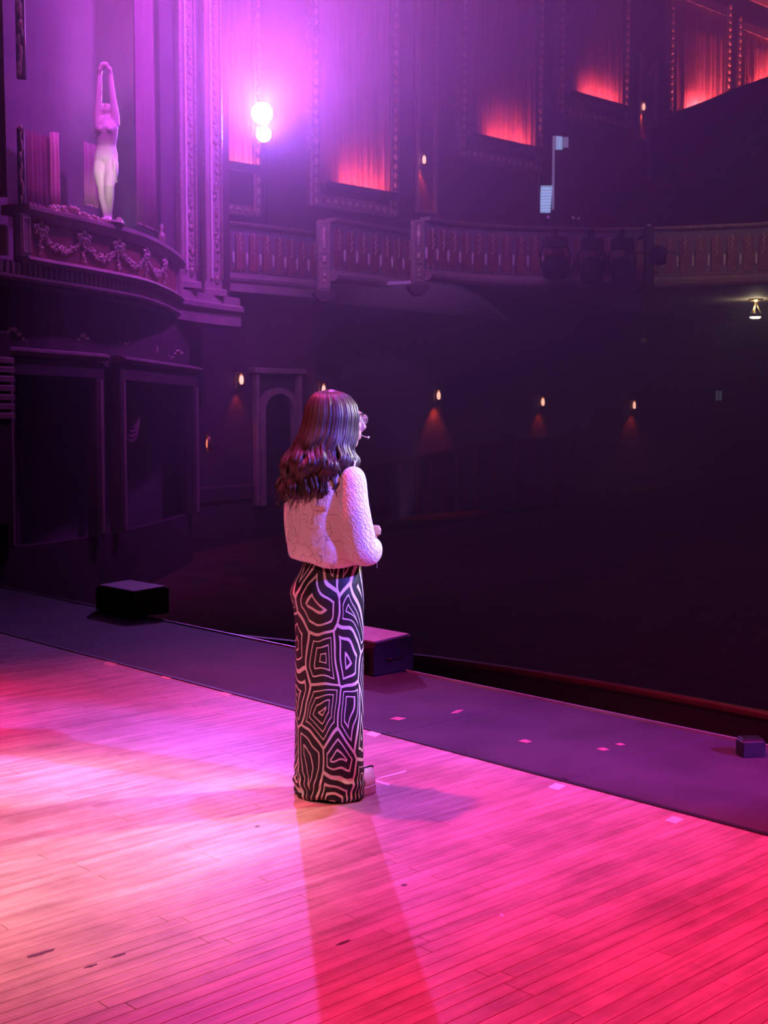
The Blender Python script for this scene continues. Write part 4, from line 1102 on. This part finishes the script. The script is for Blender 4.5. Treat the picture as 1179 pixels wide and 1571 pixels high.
for s in (-1, 1): MB().bbox((0, 0.02, s * 0.05), (0.26, 0.05, 0.035), 0.006).build('bar', M['gilt_dull'], e)

# a light haze fills the auditorium
hz = bpy.data.materials.new('haze'); hz.use_nodes = True
nt = hz.node_tree; nt.nodes.clear()
out = nt.nodes.new('ShaderNodeOutputMaterial'); vs = nt.nodes.new('ShaderNodeVolumeScatter')
vs.inputs['Color'].default_value = (1, 1, 1, 1); vs.inputs['Density'].default_value = 0.030; vs.inputs['Anisotropy'].default_value = 0.25
nt.links.new(vs.outputs[0], out.inputs['Volume'])
HZ = MB().box((-10.2, 22.05, 6.4), (20.0, 31.3, 15.2)).build('haze', hz)
tag(HZ, 'thin purple lit haze filling the auditorium', 'haze', kind='stuff')

# ================================================================== THE PERFORMER
EW = empty('person', WOMAN, 0.0)
tag(EW, 'long haired person in pale cropped cardigan and black and white patterned trousers facing the auditorium', 'person')
# local axes: +y is where the person faces, +x the right hand side
HEAD_TURN = math.radians(-20)
HC = Vector((0.015, 0.065, 1.585))                     # centre of the head
RH = Matrix.Rotation(HEAD_TURN, 3, 'Z')
def HP(x, y, z): return HC + RH @ Vector((x, y, z))
M['skin'] = mat('skin', (0.62, 0.40, 0.31), 0.5, 0, 0.08, 12)
M['hair'] = mat('hair', (0.050, 0.020, 0.018), 0.47, 0, 0.5, 30, 0.0, spec=0.7)
M['lens_glass'] = mat('lens_glass', (0.75, 0.75, 0.8), 0.1, 0, 0.05, 5); M['lens_glass'].node_tree.nodes['Principled BSDF'].inputs['Alpha'].default_value = 0.25
M['shoe'] = mat('shoe', (0.80, 0.76, 0.74), 0.45, 0, 0.1, 20)
M['sole'] = mat('sole', (0.6, 0.56, 0.54), 0.6, 0, 0.1, 20)

def elp(cx, cy, z, rx, ry, n=20, rz=0.0):
    out = []
    for i in range(n):
        q = 2 * PI * i / n; x, y = rx * math.cos(q), ry * math.sin(q)
        out.append(Vector((cx + x * math.cos(rz) - y * math.sin(rz), cy + x * math.sin(rz) + y * math.cos(rz), z)))
    return out
ARM = {}
body = MB()
# trunk, neck
body.loft([elp(*a) for a in ((0, .03, .80, .13, .10), (0, .01, .88, .155, .115), (0, .03, 1.0, .12, .09), (0, .04, 1.08, .115, .085), (0, .03, 1.2, .13, .10), (0, .02, 1.30, .145, .095), (0, .02, 1.38, .14, .075), (0, .02, 1.42, .07, .06))])
body.tube([(0, .02, 1.38), (.005, .03, 1.44), (.012, .05, 1.52)], [.058, .052, .052], 14)
# legs and feet
FEET = {1: Vector((0.072, 0.055, 0)), -1: Vector((-0.10, 0.10, 0))}
for s in (1, -1):
    f = FEET[s]
    body.tube([(s * .068, .02, .84), (s * .072, .03 + f.y * .1, .66), (f.x * .95, f.y * .6 + .02, .46), (f.x, f.y * .8 - .01, .32), (f.x, f.y - .02, .12), (f.x, f.y - .02, .08)], [.078, .070, .052, .050, .036, .036], 14)
    body.tube([(f.x, f.y - .05, .085), (f.x, f.y + .04, .085), (f.x, f.y + .12, .06)], [.035, .036, .028], 10, flat=.8)
# arms: upper arm down, forearm folded forward, hands meeting in front
arms = {1: [Vector((.155, .01, 1.365)), Vector((.198, -.01, 1.21)), Vector((.212, .018, 1.05)), Vector((.17, .095, 1.055)), Vector((.10, .150, 1.085))],
        -1: [Vector((-.155, .01, 1.365)), Vector((-.185, .0, 1.20)), Vector((-.195, .04, 1.05)), Vector((-.13, .115, 1.055)), Vector((-.045, .165, 1.085))]}
for s in (1, -1):
    a = arms[s]; body.tube(a, [.052, .045, .040, .034, .026], 12)
    wv = a[-1]; fd = (a[-1] - a[-2]).normalized(); side = Vector((-s, .25, 0)).normalized(); dn = Vector((0, 0, -1))
    palm = wv + fd * .045
    body.tube([wv, palm, wv + fd * .085], [.026, .034, .030], 10, flat=.6)
    for j, (ln, off) in enumerate(((.066, .022), (.074, .007), (.070, -.008), (.056, -.022))):
        b0 = wv + fd * .075 + Vector((0, 0, off)); b1 = b0 + fd * ln * .42 + side * ln * .16
        b2 = b1 + fd * ln * .12 + side * ln * .36; b3 = b2 - fd * ln * .10 + side * ln * .24
        body.tube([b0, b1, b2, b3], [.0092, .0088, .0080, .0065], 7)
    t0 = wv + fd * .025 + Vector((0, 0, .022)); body.tube([t0, t0 + Vector((0, 0, .022)) + fd * .022 + side * .01, t0 + Vector((0, 0, .028)) + fd * .055 + side * .022], [.012, .0105, .008], 7)
# head: skull, jaw, nose, brow, lips, ears
body.ball(HP(0, -.012, .018), (.074, .092, .098), 20, 16, RH)
body.ball(HP(0, .030, -.020), (.062, .064, .092), 18, 14, RH)
body.ball(HP(0, .056, -.088), (.030, .030, .026), 12, 8, RH)
body.tube([HP(0, .088, .022), HP(0, .102, -.006), HP(0, .112, -.022), HP(0, .098, -.034)], [.010, .012, .015, .012], 10)
body.tube([HP(-.042, .078, .030), HP(0, .090, .034), HP(.042, .078, .030)], [.010, .012, .010], 8)
body.tube([HP(-.022, .086, -.056), HP(0, .096, -.054), HP(.022, .086, -.056)], [.005, .0075, .005], 8)
body.tube([HP(-.018, .086, -.067), HP(0, .095, -.068), HP(.018, .086, -.067)], [.005, .0075, .005], 8)
for s in (1, -1):
    body.ball(HP(s * .046, .062, -.018), (.020, .022, .022), 10, 8, RH)
    body.ball(HP(s * .075, -.010, -.005), (.010, .020, .032), 10, 8, RH)
BODY = remesh('body', body, M['skin'], 0.0058, 2, EW)
for s in (1, -1):
    eye = MB().ball(HP(s * .031, .077, .008), .0125, 12, 9).build('eye', M['candle'], EW, True)
    MB().ball(HP(s * .031, .0875, .008), .005, 8, 6).build('iris', M['hair'], eye, True)
    MB().tube([HP(s * .016, .094, .030), HP(s * .034, .092, .036), HP(s * .052, .076, .028)], [.003, .0042, .002], 6).build('eyebrow', M['hair'], EW)

# ---------------- hair: scalp shell open at the face, and wavy locks over it
prof = [(1.717, 0, .03, .001, .001), (1.7165, 0, .03, .012, .012), (1.708, 0, .03, .045, .05), (1.690, 0.004, .035, .072, .082), (1.655, .006, .04, .096, .108), (1.61, .008, .04, .107, .118), (1.55, .004, .03, .113, .122),
        (1.50, -.004, .015, .122, .122), (1.45, -.012, .0, .135, .122), (1.40, -.02, -.015, .147, .118), (1.35, -.03, -.03, .150, .108), (1.30, -.035, -.045, .142, .092), (1.265, -.035, -.055, .115, .07)]
OPEN = math.radians(50)                                   # half angle of the opening round the face
FACE = PI / 2 + HEAD_TURN                                 # direction of the face in plan
def hair_pt(q, z, grow=0.0):
    for (z1, *a), (z0_, *b) in zip(prof, prof[1:]):
        if z >= z0_ or (z0_ == prof[-1][0]):
            t = (z1 - z) / (z1 - z0_); t = max(0.0, min(1.0, t))
            cx, cy, rx, ry = [u_ + (v_ - u_) * t for u_, v_ in zip(a, b)]
            return Vector((cx + max(rx + grow, .0006) * math.cos(q), cy + max(ry + grow, .0006) * math.sin(q), z - (.004 if grow < -.003 and z > 1.70 else 0)))
shell = MB(); rings = []
NQ = 40
for z, *_ in prof:
    half = PI if z > 1.66 else PI - OPEN * min(1.0, (1.66 - z) / 0.05)
    row, row2 = [], []
    for i in range(NQ + 1):
        q = FACE + PI - half + 2 * half * i / NQ
        row.append(hair_pt(q, z, -.004)); row2.append(hair_pt(q, z, -.016))
    rings.append(row + row2[::-1])
shell.loft(rings)
HAIR = shell.build('hair', M['hair'], EW, True)
locks = MB(); hr = random.Random(21)
clumps = [(FACE + PI + (k_ / 22 - .5) * 2 * (PI - OPEN * .9), 1.0 + .9 * math.sin(k_ * 1.7) + hr.uniform(-.5, .5), hr.uniform(.8, 1.25)) for k_ in range(23)]
for i in range(720):
    half = PI - OPEN * 0.9
    cq, cph, cw = hr.choice(clumps)
    q0 = FACE + PI + max(-half, min(half, cq - FACE - PI + hr.uniform(-.16, .16)))
    edge = abs(q0 - FACE - PI) / half
    ph = cph + hr.uniform(-.35, .35)
    end = hr.uniform(1.245, 1.33) + 0.05 * edge ** 3
    lift = hr.uniform(0.0, 0.008); thick = hr.uniform(.0035, .0075); wav = cw * hr.uniform(.85, 1.15)
    pts, rad = [], []; n = 30
    for j in range(n):
        t = j / (n - 1); z = 1.7168 - (1.7168 - end) * t
        s_ = max(0.0, min(1.0, (1.555 - z) / .12))                 # smooth over the crown, waves below the ears
        wave = math.sin((1.555 - z) * 2 * PI / .125 + ph) * s_
        gather = (cq - q0) * .35 * s_
        p = hair_pt(q0 + gather + .075 * wave * wav, z, lift + .014 * wave * wav * s_ + .014 * s_)
        pts.append(p); rad.append(thick * (0.5 + .5 * min(1, t * 5)) * (1 + .25 * s_) * (1 - max(0, (t - .80) / .20) * .9))
    locks.tube(pts, rad, 5, True, 0.6)
# flyaway ends
for i in range(60):
    q = FACE + PI + hr.uniform(-2.0, 2.0); z = hr.uniform(1.26, 1.50)
    a = hair_pt(q, z, .008); n_ = Vector((math.cos(q), math.sin(q), 0))
    locks.tube([a, a + n_ * .012 + Vector((0, 0, -.02)), a + n_ * .026 + Vector((0, 0, -.034)), a + n_ * .030 + Vector((hr.uniform(-.01, .01), 0, -.05))], [.0035, .003, .0022, .001], 4)
LK = locks.build('hair_locks', M['hair'], EW, True); tag(LK, kind='stuff')

# ---------------- glasses and headset microphone
gl = MB()
for s in (1, -1):
    gl.tube([HP(s * .031 + .024 * math.cos(q), .108 - abs(s * .031 + .024 * math.cos(q)) * .18, .008 + .021 * math.sin(q)) for q in [2 * PI * k / 18 for k in range(19)]], .0014, 5)
    gl.tube([HP(s * .056, .098, .014), HP(s * .072, .05, .012), HP(s * .078, -.01, .010)], .0016, 5)
gl.tube([HP(-.008, .108, .012), HP(0, .112, .015), HP(.008, .108, .012)], .0014, 5)
G = gl.build('glasses_frame', M['edge_metal'], EW)
for s in (1, -1):
    MB().lathe([(.0225, -.0006), (.0225, .0006)], HP(s * .031, .103, .008), 18, 'Y').build('glasses_lens', M['lens_glass'], G)
for s in (1, -1): MB().ball(HP(s * .057, .10, .015), .0035, 6, 5).build('hinge', M['edge_metal'], G)
mic = MB().tube([HP(.080, -.01, -.02), HP(.078, .04, -.045), HP(.060, .09, -.062), HP(.046, .112, -.066)], .0016, 5)
MC = mic.build('headset_boom', M['skin'], EW); MB().ball(HP(.044, .116, -.066), .0052, 8, 6).build('microphone', M['candle'], MC, True)

# ---------------- cardigan
def knit():
    m = bpy.data.materials.new('knit'); m.use_nodes = True
    n, L, b = nodes_of(m)
    tc = n.new('ShaderNodeTexCoord'); wv = n.new('ShaderNodeTexWave'); wv.wave_type = 'BANDS'; wv.bands_direction = 'DIAGONAL'
    wv.inputs['Scale'].default_value = 24; wv.inputs['Distortion'].default_value = 9.0; wv.inputs['Detail Scale'].default_value = 2.5; wv.inputs['Detail'].default_value = 2
    nz = n.new('ShaderNodeTexNoise'); nz.inputs['Scale'].default_value = 90
    L.new(tc.outputs['Object'], wv.inputs['Vector']); L.new(tc.outputs['Object'], nz.inputs['Vector'])
    ad = n.new('ShaderNodeMath'); ad.operation = 'ADD'; L.new(wv.outputs['Fac'], ad.inputs[0]); L.new(nz.outputs['Fac'], ad.inputs[1])
    bp = n.new('ShaderNodeBump'); bp.inputs['Strength'].default_value = .45; bp.inputs['Distance'].default_value = .006
    L.new(ad.outputs[0], bp.inputs['Height']); L.new(bp.outputs['Normal'], b.inputs['Normal'])
    r = n.new('ShaderNodeValToRGB'); r.color_ramp.elements[0].color = (.64, .60, .56, 1); r.color_ramp.elements[1].color = (.84, .80, .76, 1)
    L.new(wv.outputs['Fac'], r.inputs['Fac']); L.new(r.outputs['Color'], b.inputs['Base Color'])
    b.inputs['Roughness'].default_value = .9; b.inputs['Specular IOR Level'].default_value = .15
    return m
def printed():
    m = bpy.data.materials.new('printed_back'); m.use_nodes = True
    n, L, b = nodes_of(m)
    tc = n.new('ShaderNodeTexCoord'); nz = n.new('ShaderNodeTexNoise'); nz.inputs['Scale'].default_value = 9
    L.new(tc.outputs['Object'], nz.inputs['Vector'])
    mx = n.new('ShaderNodeMix'); mx.data_type = 'RGBA'; mx.blend_type = 'LINEAR_LIGHT'; mx.inputs['Factor'].default_value = .10
    L.new(tc.outputs['Object'], mx.inputs['A']); L.new(nz.outputs['Color'], mx.inputs['B'])
    vo = n.new('ShaderNodeTexVoronoi'); vo.feature = 'DISTANCE_TO_EDGE'; vo.inputs['Scale'].default_value = 11
    L.new(mx.outputs['Result'], vo.inputs['Vector'])
    r = n.new('ShaderNodeValToRGB'); r.color_ramp.elements[0].position = .010; r.color_ramp.elements[1].position = .022
    r.color_ramp.elements[0].color = (.40, .33, .32, 1); r.color_ramp.elements[1].color = (.80, .75, .72, 1)
    L.new(vo.outputs['Distance'], r.inputs['Fac']); L.new(r.outputs['Color'], b.inputs['Base Color'])
    n2 = n.new('ShaderNodeTexNoise'); n2.inputs['Scale'].default_value = 26; n2.inputs['Detail'].default_value = 6; L.new(tc.outputs['Object'], n2.inputs['Vector'])
    bp = n.new('ShaderNodeBump'); bp.inputs['Strength'].default_value = .5; bp.inputs['Distance'].default_value = .01
    L.new(n2.outputs['Fac'], bp.inputs['Height']); L.new(bp.outputs['Normal'], b.inputs['Normal'])
    b.inputs['Roughness'].default_value = .7
    return m
M['knit'] = knit(); M['printed'] = printed()
def wrinkle(mb, amp, sc_=14.0):
    mb.v = [tuple(Vector(v) + Vector(noise.noise_vector(Vector(v) * sc_)) * amp) for v in mb.v]
    return mb
def shell_loft(rings, th):
    """open tube of cloth with an inner face"""
    inner = []
    for r in rings:
        c = sum(r, Vector()) / len(r); inner.append([p + (c - p).normalized() * th for p in r])
    m = MB(); n = len(r)
    allr = rings + inner[::-1] + [rings[0]]
    m.loft(allr, cap=False)
    return m
NJ = 36
jk = [(1.012, .0, .02, .165, .128), (1.018, .0, .02, .185, .142), (1.035, 0, .015, .193, .150), (1.07, 0, .01, .195, .150), (1.13, 0, .01, .188, .142), (1.20, 0, .01, .182, .135), (1.28, 0, .01, .178, .128), (1.34, 0, .012, .172, .115), (1.375, 0, .015, .155, .098), (1.41, 0, .02, .11, .078), (1.432, 0, .022, .078, .068)]
rings = []
for z, cx, cy, rx, ry in jk:
    row = []
    for i in range(NJ):
        q = 2 * PI * i / NJ; k_ = 1 + .018 * math.sin(q * 9 + z * 30) * (1 if z < 1.12 else .3)
        row.append(Vector((cx + rx * k_ * math.cos(q), cy + ry * k_ * math.sin(q), z + .008 * math.sin(q * 3) * (z < 1.03) - .018 * max(0, math.sin(q + 2.4)) * (z < 1.05))))
    rings.append(row)
CARD = wrinkle(shell_loft(rings, .010), .007, 12).build('cardigan', M['printed'], EW, True)
sv = CARD.modifiers.new('sub', 'SUBSURF'); sv.levels = 1; sv.render_levels = 2
def sleeve(s):
    a = arms[s]; path = [a[0] + Vector((-s * .03, 0, .008)), a[0] + Vector((s * .008, -.004, -.01)), a[0].lerp(a[1], .5), a[1], a[1].lerp(a[2], .55), a[2] + Vector((0, -.008, -.004)), a[2].lerp(a[3], .4), a[3], a[3].lerp(a[4], .55)]
    rad = [.052, .060, .062, .062, .064, .068, .066, .058, .044]
    m = MB(); m.tube(path, rad, 20)
    wrinkle(m, .011, 11)
    o = m.build('sleeve', M['knit'], CARD, True)
    md = o.modifiers.new('sub', 'SUBSURF'); md.levels = 1; md.render_levels = 2
    cu = MB().tube([a[3].lerp(a[4], .50), a[3].lerp(a[4], .62), a[3].lerp(a[4], .85)], [.040, .043, .038], 18)
    wrinkle(cu, .004, 22).build('cuff', M['knit'], o, True)
sleeve(1); sleeve(-1)
# knit shoulder yoke over the printed back, running to a point
yk = MB(); rows_ = []
for j in range(9):
    t = j / 8; z = 1.425 - .20 * t
    row = []
    for i in range(9):
        x = .045 + (.165 - .045) * (i / 8) * (1 - t * .55) + .02 * t
        zq = z
        for (z1, *A), (z0_, *B) in zip(jk[::-1], jk[::-1][1:]):
            if z0_ <= zq <= z1:
                tt = (z1 - zq) / (z1 - z0_); cx, cy, rx, ry = [u_ + (v_ - u_) * tt for u_, v_ in zip(A, B)]; break
        c_ = max(-1, min(1, (x - cx) / (rx + .006)))
        row.append(Vector((x, cy - (ry + .008) * math.sqrt(max(0.0, 1 - c_ * c_)), zq)))
    rows_.append(row + [p + Vector((0, .008, 0)) for p in reversed(row)])
yk.loft(rows_).build('knit_yoke', M['knit'], CARD, True)
for x, z in ((-.10, 1.14), (-.03, 1.10), (.10, 1.16), (-.09, 1.07)):
    MB().ball((x, .01 - .142 * math.sqrt(max(.05, 1 - (x / .19) ** 2)), z), .0045, 8, 6).build('pearl', M['candle'], CARD, True)
MB().tube([(.15, .15, 1.04), (.152, .155, 1.0), (.155, .155, .975)], .0009, 4).build('drawstring', M['candle'], CARD)

# ---------------- wide printed trousers
def print_mat():
    m = bpy.data.materials.new('black_cream_print'); m.use_nodes = True
    n, L, b = nodes_of(m)
    uv = n.new('ShaderNodeUVMap'); uv.uv_map = 'UVMap'
    mp = n.new('ShaderNodeMapping'); mp.inputs['Scale'].default_value = (1.0, 0.56, 1); mp.inputs['Rotation'].default_value = (0, 0, .22); L.new(uv.outputs['UV'], mp.inputs['Vector'])
    nz = n.new('ShaderNodeTexNoise'); nz.inputs['Scale'].default_value = 7; nz.inputs['Detail'].default_value = 1; L.new(mp.outputs['Vector'], nz.inputs['Vector'])
    mx = n.new('ShaderNodeMix'); mx.data_type = 'RGBA'; mx.blend_type = 'LINEAR_LIGHT'; mx.inputs['Factor'].default_value = .04
    L.new(mp.outputs['Vector'], mx.inputs['A']); L.new(nz.outputs['Color'], mx.inputs['B'])
    SC = 7.6
    ve = n.new('ShaderNodeTexVoronoi'); ve.feature = 'DISTANCE_TO_EDGE'; ve.voronoi_dimensions = '2D'; ve.inputs['Scale'].default_value = SC
    vc = n.new('ShaderNodeTexVoronoi'); vc.feature = 'F1'; vc.voronoi_dimensions = '2D'; vc.inputs['Scale'].default_value = SC
    L.new(mx.outputs['Result'], ve.inputs['Vector']); L.new(mx.outputs['Result'], vc.inputs['Vector'])
    sp = n.new('ShaderNodeSeparateColor'); L.new(vc.outputs['Color'], sp.inputs['Color'])
    kk = n.new('ShaderNodeMapRange'); kk.inputs['To Min'].default_value = 3.6; kk.inputs['To Max'].default_value = 8.5; L.new(sp.outputs['Red'], kk.inputs['Value'])
    mu = n.new('ShaderNodeMath'); mu.operation = 'MULTIPLY'; L.new(ve.outputs['Distance'], mu.inputs[0]); L.new(kk.outputs['Result'], mu.inputs[1])
    fr = n.new('ShaderNodeMath'); fr.operation = 'FRACT'; L.new(mu.outputs[0], fr.inputs[0])
    # cream where the fraction is small (a line along each contour)
    lt = n.new('ShaderNodeMath'); lt.operation = 'LESS_THAN'; L.new(fr.outputs[0], lt.inputs[0])
    wd_ = n.new('ShaderNodeMapRange'); wd_.inputs['To Min'].default_value = .15; wd_.inputs['To Max'].default_value = .32; L.new(sp.outputs['Green'], wd_.inputs['Value'])
    L.new(wd_.outputs['Result'], lt.inputs[1])
    mc = n.new('ShaderNodeMix'); mc.data_type = 'RGBA'; mc.inputs['A'].default_value = (.012, .010, .014, 1); mc.inputs['B'].default_value = (.78, .70, .62, 1)
    L.new(lt.outputs[0], mc.inputs['Factor']); L.new(mc.outputs['Result'], b.inputs['Base Color'])
    b.inputs['Roughness'].default_value = .6
    return m
M['print'] = print_mat()
tr = [(1.05, 0, .045, .128, .100), (1.02, 0, .045, .130, .102), (.97, 0, .035, .142, .112), (.92, 0, .022, .158, .126), (.87, 0, .016, .166, .134), (.80, 0, .020, .166, .132), (.70, -.003, .024, .163, .128), (.55, -.006, .028, .162, .130), (.40, -.008, .030, .160, .132),
      (.25, -.012, .032, .160, .132), (.12, -.014, .034, .160, .136), (.06, -.014, .034, .164, .140), (.02, -.014, .034, .165, .141), (.008, -.014, .034, .160, .136)]
NT = 72; rings = []; dens = []
zl = []
for (z1, *A), (z0_, *B) in zip(tr, tr[1:]):
    for k_ in range(6): zl.append((z1 + (z0_ - z1) * k_ / 6, [u_ + (v_ - u_) * k_ / 6 for u_, v_ in zip(A, B)]))
zl.append((tr[-1][0], tr[-1][1:]))
for z, (cx, cy, rx, ry) in zl:
    row = []; f_ = max(0, min(1, (.80 - z) / .5))
    for i in range(NT):
        q = 2 * PI * i / NT + 2.39
        r_ = 1 + f_ * (.030 * math.sin(3 * q + 1.0) + .022 * math.sin(7 * q + z * 2.0) + .012 * math.sin(13 * q + z * 3))
        # the two legs meet in a groove at the front and back; the seat bulges at the back
        g = f_ * .06 * (math.exp(-((((q - PI / 2 + PI) % (2 * PI)) - PI) / .22) ** 2) + math.exp(-((((q - 3 * PI / 2 + PI) % (2 * PI)) - PI) / .25) ** 2))
        seat = .018 * math.exp(-((z - .87) / .06) ** 2) * (math.exp(-((((q - 4.25 + PI) % (2 * PI)) - PI) / .38) ** 2) + math.exp(-((((q - 5.17 + PI) % (2 * PI)) - PI) / .38) ** 2))
        hem = .006 * math.sin(5 * q) * max(0, (.08 - z) / .08)
        row.append(Vector((cx + (rx * (r_ - g) + seat) * math.cos(q), cy + (ry * (r_ - g) + seat) * math.sin(q), z + max(-.012, hem))))
    rings.append(row)
# cloth breaks above the hem
for k_, row in enumerate(rings):
    z = zl[k_][0]
    if z < .16:
        for p in row:
            a_ = math.atan2(p.y - .03, p.x); d_ = .0045 * math.sin(z * 110 + 1.5 * math.sin(a_ * 2)) * min(1, (.16 - z) / .08)
            p.x += d_ * math.cos(a_); p.y += d_ * math.sin(a_)
tm = MB().loft(rings, cap=False)
TR = tm.build('trousers', M['print'], EW, True)
uvl = TR.data.uv_layers.new(name='UVMap')
for poly in TR.data.polygons:
    ids = [v for v in poly.vertices]; cols_ = [v % NT for v in ids]
    wrap = max(cols_) - min(cols_) > NT // 2
    for li, v in zip(poly.loop_indices, ids):
        c_ = v % NT
        if wrap and c_ < NT // 2: c_ += NT
        uvl.data[li].uv = (c_ / NT * .96, TR.data.vertices[v].co.z)
so = TR.modifiers.new('sol', 'SOLIDIFY'); so.thickness = .004; so.offset = -1
MB().loft([[Vector((p.x * 1.015, p.y * 1.015, z)) for p in rings[0]] for z in (1.02, 1.055)], cap=False).build('waistband', M['print'], TR, True).data.uv_layers.new(name='UVMap')

# ---------------- shoes
for s in (1, -1):
    f = FEET[s]
    sh = MB()
    def fo(y, w_, z): return [Vector((f.x + w_ * math.cos(q), f.y + y + (.0), z)) for q in ()]
    out_ = [(-.085, .026), (-.07, .034), (-.02, .036), (.05, .043), (.10, .042), (.135, .030), (.15, .012)]
    def outline(g, z): return [Vector((f.x + (w_ + g) , f.y + y, z)) for y, w_ in out_] + [Vector((f.x - (w_ + g), f.y + y, z)) for y, w_ in reversed(out_)]
    up_ = MB().loft([outline(.0, .035), outline(.003, .05), outline(-.002, .075), outline(-.012, .095), outline(-.022, .108)])
    SH = up_.build('shoe', M['shoe'], EW, True)
    MB().loft([outline(.004, .001), outline(.007, .008), outline(.006, .036), outline(.002, .040)]).build('sole', M['sole'], SH)
    MB().tube([(f.x - .03, f.y + .05, .098), (f.x, f.y + .055, .108), (f.x + .03, f.y + .05, .098)], .007, 6).build('strap', M['sole'], SH)
